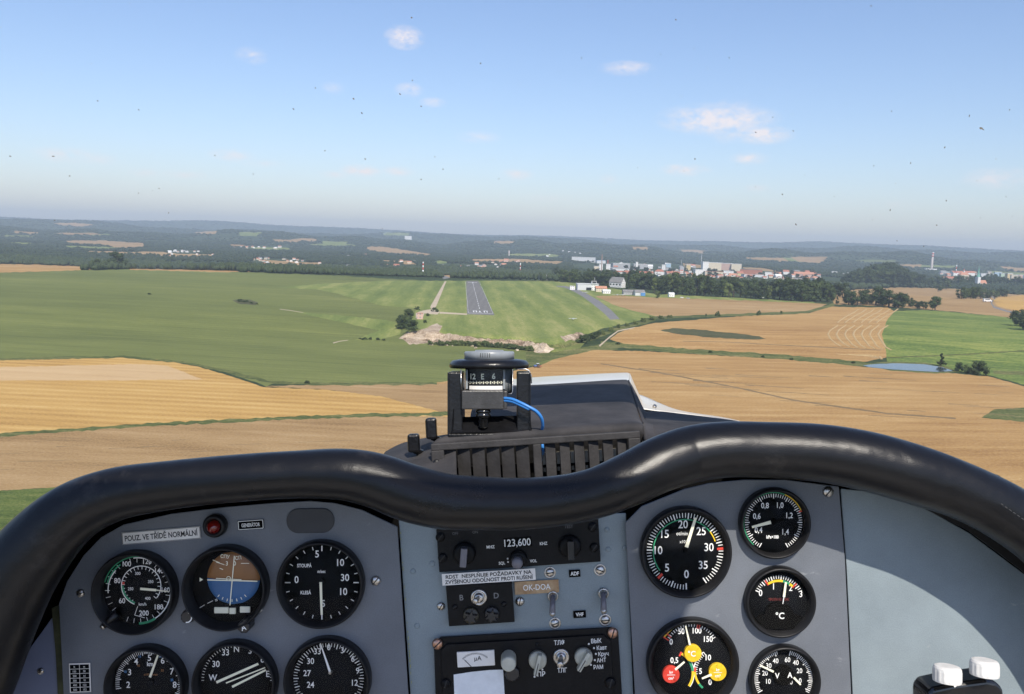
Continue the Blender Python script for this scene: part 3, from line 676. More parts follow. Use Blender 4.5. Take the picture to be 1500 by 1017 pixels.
# far woods: one mass of crowns, coarser with distance
bm = bmesh.new(); bmesh.ops.create_icosphere(bm, subdivisions=1, radius=1); IV = np.array([v.co[:] for v in bm.verts]); IF = np.array([[v.index for v in f.verts] for f in bm.faces]); bm.free()
bm = bmesh.new(); bmesh.ops.create_icosphere(bm, subdivisions=2, radius=1); JV = np.array([v.co[:] for v in bm.verts]); JF = np.array([[v.index for v in f.verts] for f in bm.faces]); bm.free()
far_polys = [pl for nm, pl in polys]
def free_mask(x, y):
    ok = np.ones(x.shape, bool)
    for pl in far_polys+TOWN_W:
        P = np.array(pl); m = (x > P[:, 0].min()) & (x < P[:, 0].max()) & (y > P[:, 1].min()) & (y < P[:, 1].max()) & ok
        if m.any():
            i = np.nonzero(m)[0]; ok[i[in_poly(pl, x[i], y[i])]] = False
    return ok
def woods(D0, D1, IV, IF, lat, dep, hgt):
    V = []; Fq = []; base = 0; X = []; Y = []
    D = D0
    while D < D1:
        s = D*lat; n = int(2*R(36)*D/s); a = R(-36)+2*R(36)*(np.arange(n)+rng.uniform(-.5, .5, n))/n
        r = D+rng.uniform(-.5, .5, n)*D*dep; X.append(r*np.sin(a)); Y.append(r*np.cos(a)); D *= 1+dep
    X = np.concatenate(X); Y = np.concatenate(Y)
    cl = np.sin(X*.004+1.3)*np.sin(Y*.0031)+np.sin(X*.0013+Y*.0021)
    keep = free_mask(X, Y) & ((cl > -1.05) | (rng.random(len(X)) < .25)); X = X[keep]; Y = Y[keep]
    n = len(X); Z = H(X, Y); DD = np.hypot(X, Y)
    rr = np.maximum(4.2, DD*lat*.8)*rng.uniform(.5, 1.5, n); hh = hgt*rng.uniform(.45, 1.1, n)*(.72+.28*np.sin(X*.011+1)*np.sin(Y*.009+X*.003))
    nv = len(IV); k = IV[None]*rng.uniform(.72, 1.22, (n, nv, 1))
    th = rng.uniform(0, 6.28, n); c, s_ = np.cos(th)[:, None], np.sin(th)[:, None]
    P = np.empty((n, nv, 3)); P[..., 0] = (k[..., 0]*c-k[..., 1]*s_)*rr[:, None]+X[:, None]; P[..., 1] = (k[..., 0]*s_+k[..., 1]*c)*rr[:, None]+Y[:, None]
    P[..., 2] = (k[..., 2]*.5+.5)*hh[:, None]+Z[:, None]
    Fq = (IF[None]+(np.arange(n)*nv)[:, None, None]).reshape(-1, 3)
    print('woods', n)
    return P.reshape(-1, 3), Fq
def big_mesh(name, V, Fq, m):
    me = bpy.data.meshes.new(name); me.vertices.add(len(V)); me.vertices.foreach_set('co', V.astype(np.float32).ravel())
    me.loops.add(Fq.size); me.loops.foreach_set('vertex_index', Fq.astype(np.int32).ravel())
    me.polygons.add(len(Fq)); me.polygons.foreach_set('loop_start', np.arange(0, Fq.size, 3, dtype=np.int32)); me.materials.append(m); me.update(calc_edges=True); me.validate()
    return link(name, me)
# young trees bordering the left field and the runway end
for nm, D0, D1, I, J, lat, dep, hg, lab in [('woodland', 1640, 2700, JV, JF, .0030, .008, 17, 'dark belt of woodland right behind the airfield plateau'),
                                          ('valley_woodland', 2700, 6200, IV, IF, .0024, .012, 15, 'bluish woods and orchards in the valley between the villages'),
                                          ('hill_forest', 6200, 18500, IV, IF, .0022, .026, 17, 'hazy blue forest covering the hills on the horizon')]:
    V, Fq = woods(D0, D1, I, J, lat, dep, hg)
    o = big_mesh(nm, V, Fq, mleaf['far']); tag(o, lab, 'woodland', None, 'stuff')
# ------------------------------------------------------------------ buildings and masts
def wallmat(name, col, nx=3.2, nz=3.0, win=(.28,.28,.30), frac=.42, on=True):
    """render with window openings repeating every nx by nz metres (object coordinates in metres)"""
    m, t, b = newmat(name); b.inputs['Roughness'].default_value = .85; b.inputs['Specular IOR Level'].default_value = .2
    if not on: b.inputs['Base Color'].default_value = c4(col); MATS[name] = m; return m
    tc = N(t, 'ShaderNodeTexCoord'); s = N(t, 'ShaderNodeSeparateXYZ'); t.links.new(tc.outputs['Object'], s.inputs[0])
    u = mth(t, 'ADD', s.outputs['X'], s.outputs['Y'])
    fx = mth(t, 'FRACT', mth(t, 'DIVIDE', u, nx)); fz = mth(t, 'FRACT', mth(t, 'DIVIDE', s.outputs['Z'], nz))
    a = mth(t, 'LESS_THAN', mth(t, 'ABSOLUTE', mth(t, 'SUBTRACT', fx, .5)), frac/2); c = mth(t, 'LESS_THAN', mth(t, 'ABSOLUTE', mth(t, 'SUBTRACT', fz, .55)), .22)
    x = N(t, 'ShaderNodeMixRGB'); t.links.new(mth(t, 'MULTIPLY', a, c), x.inputs['Fac']); x.inputs['Color1'].default_value = c4(col); x.inputs['Color2'].default_value = c4(win)
    t.links.new(x.outputs[0], b.inputs['Base Color']); MATS[name] = m
    return m
WM = {'white': wallmat('render_white', (.86,.84,.80)), 'cream': wallmat('render_cream', (.70,.60,.44)), 'yellow': wallmat('render_yellow', (.68,.52,.25)), 'pink': wallmat('render_pink', (.62,.42,.34)),
      'grey': wallmat('render_grey', (.42,.42,.42)), 'hall': mat('hall_panels', (.60,.61,.61), .6, var=.06, scale=.3), 'blue': mat('blue_panels', (.10,.26,.55), .6, var=.1, scale=.3),
      'green': wallmat('render_green', (.45,.58,.42)), 'bluew': wallmat('render_pale_blue', (.42,.58,.68)), 'brick': mat('brick_wall', (.40,.16,.10), .9, var=.15, scale=1)}
RM = {'red': mat('roof_red', (.42,.16,.10), .8, var=.25, scale=.5), 'orange': mat('roof_orange', (.50,.24,.15), .8, var=.2, scale=.5), 'grey': mat('roof_grey', (.22,.21,.20), .8, var=.2, scale=.5), 'white': mat('roof_white', (.75,.74,.72), .6, var=.08, scale=.3),
      'dark': mat('roof_dark', (.11,.10,.10), .8, var=.2, scale=.5), 'blue': mat('roof_blue', (.12,.33,.62), .6, var=.1, scale=.3)}
mglass_d = mat('dark_window', (.03,.035,.04), .15)
mdoor = mat('door_brown', (.10,.06,.04), .7)
def building(px, py, wpx, hpx, label, cat='house', roof='gable', wall='white', rc='red', depth=None, rz=None, name=None, group=None, rfrac=.38, parts=True, chim=False, wins=0):
    p, t = G(px, py); k = t/F; w = wpx*k; h = hpx*k; d = depth or min(w*.8, 12+w*.15); rz = -math.atan2(p.x, p.y)*0+ (random.uniform(-.35, .35) if rz is None else rz)
    e = empty(name or ('apartment_block' if cat == 'apartment block' else 'hall' if cat == 'hall' else 'house'), (p.x, p.y, p.z), rz, label, cat, group)
    hw, hd = w/2, d/2; hr = h*rfrac if roof != 'flat' else h*.05; he = h-hr
    b = MB(); b.box(-hw, hw, -hd, hd, -3, he)
    if roof == 'gable':    # ridge along x: gable triangles at the ends
        b.add([(-hw, -hd, he), (-hw, hd, he), (-hw, 0, h-.05*hr)], [(0, 1, 2)]); b.add([(hw, -hd, he), (hw, hd, he), (hw, 0, h-.05*hr)], [(0, 2, 1)])
    if roof == 'gabley':
        b.add([(-hw, -hd, he), (hw, -hd, he), (0, -hd, h-.05*hr)], [(0, 1, 2)]); b.add([(-hw, hd, he), (hw, hd, he), (0, hd, h-.05*hr)], [(0, 2, 1)])
    b.build('wall', WM[wall], e)
    r = MB(); o = min(.6, w*.04); th = min(.35, h*.05)
    if roof == 'gable':
        for s in (-1, 1):
            V = [(-hw-o, s*(hd+o), he-.05*hr), (hw+o, s*(hd+o), he-.05*hr), (hw+o, 0, h), (-hw-o, 0, h)]; V += [(x, y, z+th) for x, y, z in V]
            r.add(V, [(0, 1, 2, 3), (7, 6, 5, 4), (0, 4, 5, 1), (1, 5, 6, 2), (2, 6, 7, 3), (3, 7, 4, 0)])
    elif roof == 'gabley':
        for s in (-1, 1):
            V = [(s*(hw+o), -hd-o, he-.05*hr), (s*(hw+o), hd+o, he-.05*hr), (0, hd+o, h), (0, -hd-o, h)]; V += [(x, y, z+th) for x, y, z in V]
            r.add(V, [(0, 1, 2, 3), (7, 6, 5, 4), (0, 4, 5, 1), (1, 5, 6, 2), (2, 6, 7, 3), (3, 7, 4, 0)])
    elif roof == 'hip':
        V = [(-hw-o, -hd-o, he), (hw+o, -hd-o, he), (hw+o, hd+o, he), (-hw-o, hd+o, he), (-hw*.5, 0, h), (hw*.5, 0, h)]
        r.add(V, [(0, 1, 5, 4), (1, 2, 5), (2, 3, 4, 5), (3, 0, 4), (3, 2, 1, 0)])
    else: r.box(-hw-o, hw+o, -hd-o, hd+o, he+.003, h)
    ro = r.build('roof', RM[rc], e)
    if chim:
        c = MB(); c.box(hw*.3, hw*.3+.9, hd*.1, hd*.1+.9, he, h+1.1); c.build('chimney', RM['red'], ro)
    for i in range(wins):
        q = MB(); x = -hw+w*(i+.5)/wins; q.box(x-w*.22/wins*1.2, x+w*.22/wins*1.2, -hd-.08, -hd+.1, he*.42, he*.72); q.build('window', mglass_d, e)
    return e, p, k
random.seed(21)
# airfield buildings
e, p, k = building(860, 425, 31, 9.5, 'white flat-roofed aircraft hangar with a dark open bay beside the taxiway', 'hangar', 'flat', 'hall', 'white', 14, .12, 'hangar', rfrac=.1)
b = MB(); b.box(-3, 8, -7.15, -6.9, -.2, 4.4); b.build('hangar_door', mglass_d, e)
building(838, 424.5, 7, 5.5, 'small white hut at the left end of the hangar row', 'hut', 'flat', 'white', 'white', 6, .1, 'hut')
e, p, k = building(869.5, 425.5, 7, 14, 'white airfield control tower with a glazed cab and mast', 'tower', 'flat', 'white', 'grey', 5.5, .1, 'control_tower')
b = MB(); b.box(-3.2, 3.2, -3.2, 3.2, 14*k*.72+0.6, 14*k*.72+3); b.build('window_band', mglass_d, e)
b = MB(); b.box(-4.2, 4.2, -4.2, 4.2, 14*k*.68, 14*k*.68+.5); b.build('gallery', WM['hall'], e)
b = MB(); b.tube([(1, 0, 14*k*.9), (1, 0, 14*k+5)], .22, 6); b.build('mast', WM['hall'], e)
building(880, 427.5, 16, 8, 'low cream annex with pale red roof right of the control tower', 'annex', 'gable', 'cream', 'orange', 9, .15, 'annex')
building(888, 430, 11, 5.5, 'low white shed at the right foot of the tower annex', 'shed', 'gable', 'white', 'white', 8, .15, 'shed')
e, p, k = building(904, 421, 22, 14.5, 'big white house with a steep grey roof and a bright gable', 'house', 'gable', 'white', 'grey', 12, -.75, 'house', rfrac=.5, wins=4)
building(925, 432, 26, 7, 'long low grey-roofed shed right of the big gabled house', 'shed', 'gable', 'grey', 'grey', 10, .1, 'shed')
building(936, 433, 14, 8, 'white hangar with rounded grey roof at the right end of the hangars', 'hangar', 'gable', 'hall', 'grey', 12, .1, 'hangar')
building(941.5, 433.5, 6, 5, 'blue container-like door section of the right hangar', 'container', 'flat', 'blue', 'white', 5, .1, 'container')
building(983, 435, 8, 6, 'small white shed half hidden at the foot of the tree row', 'shed', 'gable', 'white', 'white', 6, .2, 'shed')
building(796, 410, 13, 7, 'pale farmhouse with a grey roof behind the far end of the meadow', 'house', 'gable', 'grey', 'grey', 9, .2)
building(615, 467.5, 9, 9, 'pink concrete quarry hut on the edge of the bank', 'hut', 'flat', 'pink', 'orange', 4, .1, 'hut')
# industrial quarter and town centre
T = [
 (855,384,34,7,'long white factory hall farthest left of the town','hall','flat','hall','white'),(880,386,13,4.5,'blue-roofed hall behind the red and white chimney','hall','flat','hall','blue'),
 (873,397,7,7,'cream round-cornered plant building at the left tip of the town','plant','flat','cream','white'),(880,396,5,9,'narrow white silo block beside the tall chimney','silo','flat','white','white'),
 (891,396,6,9,'white block right of the tall chimney','building','flat','white','white'),(909,393,26,7,'grey long factory hall with ribbon windows','hall','flat','grey','white'),
 (911,397,32,4,'low white hall in front of the grey ribbon-window factory','hall','flat','hall','grey'),(938,394,20,7,'grey factory hall right of the white tower block','hall','flat','grey','white'),
 (932.5,396,3,12,'slim white tower rising out of the factory halls','tower','flat','white','white'),(952,394,8,6,'white gabled hall right of the factories','hall','gable','white','white'),
 (909,401,16,4,'red-roofed terrace left in front of the factories','terrace','gable','white','red'),(926,402,18,4.5,'red-roofed terrace in the middle in front of the factories','terrace','gable','white','red'),
 (946,403,20,5,'red-roofed terrace right in front of the factories','terrace','gable','cream','red'),(966,403,13,8,'broad red-roofed school building','school','hip','white','red'),
 (985,403,20,5,'long brick-red hall right of the school','hall','gable','pink','red'),(977,396,14,4,'pale low hall behind the red-roofed school','hall','flat','grey','grey'),
 (979,395,7,9,'white high-rise with blue side at the middle of the town','apartment block','flat','bluew','white'),(972,396,5,8,'white slim block left of the blue-sided high-rise','apartment block','flat','white','white'),
 (1007,396,7,8,'yellow high-rise standing alone left of the big estate','apartment block','flat','yellow','white'),(998,397,6,6,'small grey block left of the yellow high-rise','apartment block','flat','grey','white'),
 (1032,398,9,14,'white high block at the left end of the big estate','apartment block','flat','white','white'),(1044,396,22,11,'long cream panel block with balconies at the left of the estate','apartment block','flat','cream','white'),
 (1062,396,18,10,'long pinkish panel block in the middle of the estate','apartment block','flat','pink','white'),(1078,397,14,10,'cream panel block right of the pinkish one','apartment block','flat','cream','white'),
 (1045,404,26,6,'lower cream block in front of the big estate','apartment block','flat','cream','orange'),(1067,403,14,6,'lower white block in front of the pinkish panel block','apartment block','flat','white','white'),
 (1022,404,12,9,'white stepped office block at the left foot of the estate','office block','flat','white','white'),(1010,405,10,5,'yellow gabled house left of the stepped office block','house','gable','yellow','orange'),
 (1100,402,30,7,'long hall with red wall right of the estate','hall','flat','brick','grey'),(1102,406,30,4,'low white wing in front of the red-walled hall','hall','flat','hall','orange'),
 (1125,406,9,7,'white box building right of the red-walled hall','building','flat','white','white'),(1083,404,10,6,'yellow gabled house between the estate and the red-walled hall','house','gable','yellow','red'),
 (1073,407,11,6,'orange-roofed house below the middle of the estate','house','gable','white','orange'),(1055,407,9,5,'red-roofed house below the left of the estate','house','hip','white','red'),
 (1151,402,8,6,'white cottage block at the left of the eastern suburb','house','gable','white','red'),(1166,400,9,4,'grey roofed row in the eastern suburb','terrace','gable','grey','grey'),
 (1177,406,26,7,'large orange-roofed block of the eastern suburb','building','gable','pink','orange'),(1186,402,12,5,'white building with red roof at the right of the suburb','building','gable','white','red'),
 (1193,411,8,6,'orange-roofed house in front right of the suburb','house','hip','white','orange'),(1169,414,10,6,'pale barn below the eastern suburb','barn','gable','pink','grey'),
 (1139,408,9,6,'white house left of the pale barn','house','gable','white','white'),(1222,402,7,4,'lone white building behind the trees right of the suburb','building','flat','white','white'),
 # right hand quarter round the church
 (1404,404,24,6,'long white and red monastery wing left of the church','monastery','gable','white','red'),(1411,409,14,9,'orange-roofed villa with a turret left of the church','villa','hip','cream','orange'),
 (1393,411,16,5,'red-roofed row at the left of the church quarter','terrace','gable','pink','red'),(1420,404,12,6,'white gabled hall just left of the steeple','hall','gable','white','red'),
 (1446,406,20,4.5,'long white low hall right of the steeple','hall','flat','hall','white'),(1383,402,12,3.5,'grey low hall far left of the church quarter','hall','flat','grey','white'),
 (1461,409,8,9,'pale blue tower block, first of the far right estate','apartment block','flat','bluew','white'),(1469,410,8,8,'green tower block of the far right estate','apartment block','flat','green','white'),
 (1477,411,8,9,'yellow tower block of the far right estate','apartment block','flat','yellow','white'),(1485,412,8,8,'cream tower block of the far right estate','apartment block','flat','cream','white'),
 (1494,412,9,8,'reddish tower block of the far right estate','apartment block','flat','pink','white'),(1504,414,9,9,'pale block cut by the right border in the far right estate','apartment block','flat','white','white'),
 # lone ones
 (598,351,10,5,'white institution building alone on the far wooded slope','building','flat','white','white'),(1363,397,14,3,'white low plant at the foot of the striped chimney','plant','flat','white','white'),
 (581,392,8,5,'red-roofed house left of the striped mast','house','gable','white','red'),(600,386,6,3.5,'cream house above the left village','house','gable','cream','orange'),
]
for (x, y, w, h, lab, cat, rf, wl, rc) in T:
    building(x, y, w, h, lab, cat, rf, wl, rc)
def scatter(n, x0, x1, y0, y1, lab, group, wl=('white', 'cream', 'pink'), rcs=('red', 'orange', 'grey'), s=(3.2, 6.5), slope=0):
    for i in range(n):
        x = random.uniform(x0, x1); y = random.uniform(y0, y1)+(x-x0)*slope; w = random.uniform(*s)
        building(x, y, w, w*random.uniform(.5, .75), lab, 'house', random.choice(['gable', 'gable', 'hip', 'gabley']), random.choice(wl), random.choice(rcs), None, None, None, group)
scatter(20, 645, 742, 388, 394.5, 'small village house beyond the far end of the runway', 'houses of the village beyond the runway')
scatter(10, 700, 790, 383, 388, 'small house behind the village beyond the runway', 'houses behind the village')
scatter(12, 245, 300, 368, 371, 'tiny white house in the left hamlet beside the long tan clearing', 'houses of the left hamlet', ('white',), ('white', 'grey', 'orange'), (2.5, 5))
scatter(12, 340, 425, 360, 365, 'tiny house of the distant village on the upper left', 'houses of the upper left village', ('white', 'cream'), ('orange', 'red', 'white'), (2.2, 4.5))
scatter(17, 370, 450, 379, 388, 'small house of the village among trees at the centre left', 'houses of the centre left village', ('white', 'cream'), ('orange', 'red', 'grey'), (2.6, 5))
scatter(8, 455, 600, 382, 391, 'small house scattered in the woods left of the runway end', 'houses in the woods left of the runway', ('white', 'cream'), ('orange', 'red', 'grey'), (2.6, 4.6))
scatter(42, 870, 1030, 396, 408, 'small house at the front edge of the town', 'houses at the front edge of the town')
scatter(34, 1020, 1145, 403, 410, 'small red-roofed house below the panel estate', 'houses below the panel estate', ('white', 'cream', 'yellow'), ('red', 'orange'))
scatter(28, 1135, 1205, 400, 412, 'small house of the eastern suburb', 'houses of the eastern suburb')
scatter(17, 1375, 1450, 400, 412, 'small house of the church quarter', 'houses of the church quarter')
scatter(13, 885, 1035, 388, 394, 'small building in the back row of the town', 'back row of the town', ('white', 'grey'), ('white', 'grey', 'red'))
scatter(8, 200, 330, 373, 378, 'tiny white building along the left clearing', 'buildings along the left clearing', ('white',), ('white', 'orange'), (2, 4))
scatter(13, 500, 640, 372, 386, 'tiny scattered house in the wooded valley left of the runway end', 'houses in the wooded valley', ('white', 'cream'), ('white', 'orange', 'grey'), (2.2, 4.2))
scatter(9, 60, 250, 374, 386, 'tiny house glimpsed in the woods on the far left', 'houses in the far left woods', ('white', 'cream'), ('white', 'grey', 'orange'), (2.0, 4.0))
scatter(7, 800, 860, 368, 380, 'tiny white house in the woods behind the long white factory hall', 'houses behind the factory hall', ('white',), ('white', 'grey'), (2.0, 3.6))
scatter(9, 1230, 1360, 396, 404, 'tiny house among the trees behind the knoll', 'houses behind the knoll', ('white', 'pink'), ('red', 'orange', 'white'), (2.4, 4.4))
# town trees between the houses
for i in range(70):
    x = random.uniform(870, 1205); f = (x-870)/335; y = 397+f*10+random.uniform(-4, 5)
    tree(x, y, random.uniform(4, 7), 'small dark tree between the houses of the town', 'trees in the town', 'round', 'far', 1.5)
# chimneys, masts and the steeple
mred = mat('mast_red', (.55,.08,.05), .6); mwht = mat('mast_white', (.8,.8,.78), .6); msteel = mat('mast_steel', (.32,.33,.34), .5, .3); mconc = mat('chimney_concrete', (.52,.46,.42), .85, var=.1, scale=.1)
mcopper = mat('copper_green', (.16,.36,.28), .6)
def mast(px, py, hpx, wpx, label, cat, bands=None, name='mast', m0=None, top=None):
    p, t = G(px, py); k = t/F; h = hpx*k; w = wpx*k/2
    e = empty(name, (p.x, p.y, p.z), 0, label, cat)
    b = MB(); b.lathe([(w*1.15, -2), (w, h*.05), (w*.72, h)], 14); b.build('shaft', m0 or msteel, e)
    for i, (a, c) in enumerate(bands or []):
        q = MB(); ra = w*(1.0-.28*a)+.05+w*.04; rc_ = w*(1-.28*c)+.05+w*.04
        q.lathe([(ra, h*a), (rc_, h*c)], 14); q.build('band', mred if i % 2 == 0 else mwht, e)
    return e, p, k
mast(1364.5, 395, 22.5, 3.0, 'tall pale chimney with red bands far right behind the knoll', 'chimney', [(.88,.95),(.95,1.0),(.74,.81)], 'chimney', mconc)
mast(881, 397, 24, 1.4, 'thin brown factory chimney at the left tip of the town', 'chimney', None, 'chimney', mat('chimney_brown', (.30,.20,.16), .8))
mast(619.5, 404, 20, 2.0, 'red and white striped aerial mast left of the runway', 'mast', [(.08,.25),(.25,.42),(.42,.58),(.58,.74),(.74,.88),(.88,1)], 'aerial_mast', mwht)
mast(762, 398, 12.5, 1.5, 'shorter red and white striped mast right of the runway', 'mast', [(.1,.3),(.3,.5),(.5,.7),(.7,.9)], 'aerial_mast', mwht)
mast(745.5, 377, 10, 1.8, 'pale water tower in the woods behind the village', 'tower', None, 'water_tower', mconc)
mast(1400, 404, 14, 1.2, 'red and white lattice mast in the church quarter', 'mast', [(.2,.4),(.4,.6),(.6,.8),(.8,1)], 'aerial_mast', mwht)
mast(1027, 388, 15, 1.0, 'thin grey lattice mast behind the panel estate', 'mast', None, 'aerial_mast')
mast(998, 389, 9, .6, 'thin faint pole left of the panel estate', 'mast', None, 'pole')
mast(890, 393, 12, .9, 'thin red crane-like mast among the factories', 'mast', None, 'pole', mred)
p, t = G(1431.5, 419.5); k = t/F
e = empty('church', (p.x, p.y, p.z), .3, 'white church with a tall green spire on the right of the town', 'church')
b = MB(); b.box(-2.2*k, 2.2*k, -2.2*k, 2.2*k, -2, 12*k); tw = b.build('tower', WM['white'], e)
b = MB(); b.lathe([(2.5*k, 12*k), (1.7*k, 14.5*k), (1.2*k, 16*k), (.9*k, 19*k), (.1, 26*k)], 12, sm=False); b.build('spire', mcopper, tw)
b = MB(); b.box(2.2*k, 12*k, -3*k, 3*k, -2, 4*k); b.build('nave', WM['cream'], e)
b = MB(); b.add([(2.2*k, -3.3*k, 4*k), (12.3*k, -3.3*k, 4*k), (12.3*k, 3.3*k, 4*k), (2.2*k, 3.3*k, 4*k), (2.2*k, 0, 8*k), (12.3*k, 0, 8*k)], [(0, 1, 5, 4), (3, 4, 5, 2), (0, 4, 3), (1, 2, 5), (0, 3, 2, 1)]); b.build('roof', RM['orange'], e)
# spire over the villa
p, t = G(1411, 408); k = t/F
e = empty('chapel', (p.x, p.y, p.z), .2, 'slim white chapel turret with a red cap left of the church', 'chapel')
b = MB(); b.box(-.8*k, .8*k, -.8*k, .8*k, -1, 10*k); b.build('tower', WM['white'], e)
b = MB(); b.lathe([(1.1*k, 10*k), (.1, 13*k)], 10, sm=False); b.build('roof', RM['red'], e)
# parked aircraft, vans and the tractor
mpw = mat('gelcoat_white', (.82,.82,.80), .25, coat=.5)
def glider(px, py, span, rz, label):
    p, t = G(px, py); e = empty('parked_aircraft', (p.x, p.y, p.z+.1), rz, label, 'aircraft', None)
    b = MB(); b.tube([(0, 3.2, 1.1), (0, 2.4, 1.25), (0, 1, 1.4), (0, -1, 1.2), (0, -4.3, 1.3)], [.12, .5, .6, .35, .12], 10); b.build('fuselage', mpw, e)
    b = MB(); b.add([(-span/2, -.1, 1.9), (0, -.6, 1.7), (span/2, -.1, 1.9), (span/2, .5, 1.92), (0, 1.1, 1.75), (-span/2, .5, 1.92)], [(0, 1, 4, 5), (1, 2, 3, 4)]); b.box(-span/2, span/2, -.3, .7, 1.62, 1.78); b.build('wing', mpw, e)
    b = MB(); b.box(-.05, .05, -4.6, -3.7, 1.2, 2.6); b.box(-1.5, 1.5, -4.5, -3.9, 2.5, 2.58); b.build('tail', mpw, e)
    for s in (-1, 1):
        w = MB(); w.lathe([(.28, -.1), (.3, 0), (.28, .1)], 12, X=Matrix.Translation((s*.9, .6, .3)) @ Matrix.Rotation(math.pi/2, 4, 'Y')); w.build('wheel', mdoor, e)
glider(857.5, 430, 11, .4, 'white parked aircraft left of centre on the grass before the hangar')
glider(904, 433.5, 15, .1, 'white parked glider with long wings below the big gabled house')
glider(914, 433.5, 10, -.7, 'white parked aircraft right of the long-winged glider')
glider(839, 469.5, 8, .2, 'white aircraft-like marker lying on the near right part of the meadow')
def van(px, py, L, label, body, name='parked_van', cat='van', rz=0, group=None):
    p, t = G(px, py); e = empty(name, (p.x, p.y, p.z), rz, label, cat, group); s = L/5.2
    b = MB(); V = [(-2.6, .4), (2.45, .4), (2.6, .7), (2.5, 1.2), (1.9, 1.35), (1.35, 2.1), (-2.5, 2.15), (-2.6, 2.0)]
    b.prism([(x*s, z*s) for x, z in V], -.95*s, .95*s, X=Matrix.Rotation(math.pi/2, 4, 'X')); b.build('body', body, e)
    b = MB(); b.box(-1.9*s, 1.2*s, -.98*s, .98*s, 1.35*s, 1.9*s); b.build('window', mglass_d, e)
    for x in (-1.6, 1.6):
        for y in (-.85, .85):
            w = MB(); w.lathe([(.34*s, -.12*s), (.36*s, 0), (.34*s, .12*s)], 12, X=Matrix.Translation((x*s, y*s, .36*s)) @ Matrix.Rotation(math.pi/2, 4, 'X')); w.build('wheel', mdoor, e)
van(1446, 442.5, 13, 'long white van or coach parked on the tan field by the hedge', mpw)
van(1218-102, 437, 5, 'white van glimpsed at the foot of the long tree row', mpw)
van(999, 437, 4.5, 'small white car at the left foot of the long tree row', mpw, 'parked_car', 'car')
van(1008, 438, 4.5, 'silver car right of the small white one below the tree row', WM['grey'], 'parked_car', 'car')
van(916, 431, 5, 'pale car between the gliders and the long low shed', mpw, 'parked_car', 'car')
# tractor in the near field beside the compass
p, t = G(785.5, 538.5); e = empty('tractor', (p.x, p.y, p.z), .3, 'small blue tractor working on the stubble right of the compass', 'tractor')
mblue = mat('tractor_blue', (.10,.17,.40), .4, var=.2, scale=2)
b = MB(); b.box(-1.6, .2, -.7, .7, .8, 1.7, bev=.1); b.build('bonnet', mblue, e)
b = MB(); b.box(.2, 1.7, -.8, .8, 1.0, 2.5, bev=.1); b.build('cab', mglass_d, e)
b = MB(); b.box(.1, 1.8, -.9, .9, 2.51, 2.65); b.build('roof', mpw, e)
b = MB(); b.box(1.9, 3.4, -1.3, 1.3, .7, 1.2); b.build('implement', mat('rust_red', (.3,.1,.06), .8), e)
for x, r in ((1.1, .85), (-1.2, .5)):
    for y in (-.95, .95):
        w = MB(); w.lathe([(r*.5, -.2), (r, -.18), (r, .18), (r*.5, .2)], 16, X=Matrix.Translation((x, y, r)) @ Matrix.Rotation(math.pi/2, 4, 'X')); w.build('wheel', mdoor, e)
# pale boulders on the quarry bank
for i in range(26):
    x = random.uniform(590, 800); y = 497+(x-590)*.07+random.uniform(-4, 6); p, t = G(x, y); b = MB()
    bm = bmesh.new(); bmesh.ops.create_icosphere(bm, subdivisions=2, radius=random.uniform(.5, 1.5))
    for v in bm.verts: v.co *= random.uniform(.75, 1.2); v.co.z *= .7
    bm.verts.index_update(); b.add([v.co for v in bm.verts], [[v.index for v in f.verts] for f in bm.faces]); bm.free()
    o = b.build('boulder', MATS['m_rock'], None, (p.x, p.y, p.z+.2)); tag(o, 'pale boulder lying on the quarry bank before the runway', 'boulder', 'boulders on the quarry bank')

# the air: even haze round camera and land
hb = MB(); hb.box(-20600, 20600, -20600, 20600, -60, 420)
m = bpy.data.materials.new('haze_air'); m.use_nodes = True; t = m.node_tree; t.nodes.clear()
mo = N(t, 'ShaderNodeOutputMaterial'); pv = N(t, 'ShaderNodeVolumePrincipled'); pv.inputs['Density'].default_value = 8.0e-5; pv.inputs['Color'].default_value = (.74, .875, 1.0, 1); pv.inputs['Anisotropy'].default_value = 0.0
t.links.new(pv.outputs[0], mo.inputs['Volume'])
o = hb.build('haze', m); o['kind'] = 'stuff'
# ================================================================== the cockpit, in metres in front of the pilot's eye
def CP(px, py, d): return Vector(((px-W0/2)*d/F, (H0/2-py)*d/F, -d))
class Root:
    """a thing of the cockpit: base point at pixel (px,py) of the photo at distance d, turned by roll degrees"""
    def __init__(s, name, label, cat, px, py, d, roll=0, group=None):
        s.d = d; s.M = Matrix.Translation(CP(px, py, d)) @ Matrix.Rotation(R(roll), 4, 'Z'); s.I = s.M.inverted(); s.k = d/F
        s.e = bpy.data.objects.new(name, None); COL.objects.link(s.e); s.e.matrix_world = CM @ s.M; s.e.empty_display_size = .02
        tag(s.e, label, cat, group)
    def L(s, px, py, z=0):
        """local point that is seen at pixel (px,py) and stands z metres proud of the base plane"""
        p = s.I @ CP(px, py, s.d-z); return p
_TX = {}
def textmesh(txt, bold=0.0):
    k = (txt, bold)
    if k not in _TX:
        c = bpy.data.curves.new('lettering', 'FONT'); c.body = txt; c.size = 1; c.resolution_u = 3; c.offset = bold; c.fill_mode = 'BOTH'
        o = bpy.data.objects.new('lettering', c); me = bpy.data.meshes.new_from_object(o)
        V = [tuple(v.co) for v in me.vertices]; Fq = [tuple(p.vertices) for p in me.polygons]
        bpy.data.objects.remove(o); bpy.data.curves.remove(c); bpy.data.meshes.remove(me)
        _TX[k] = (V, Fq)
    return _TX[k]
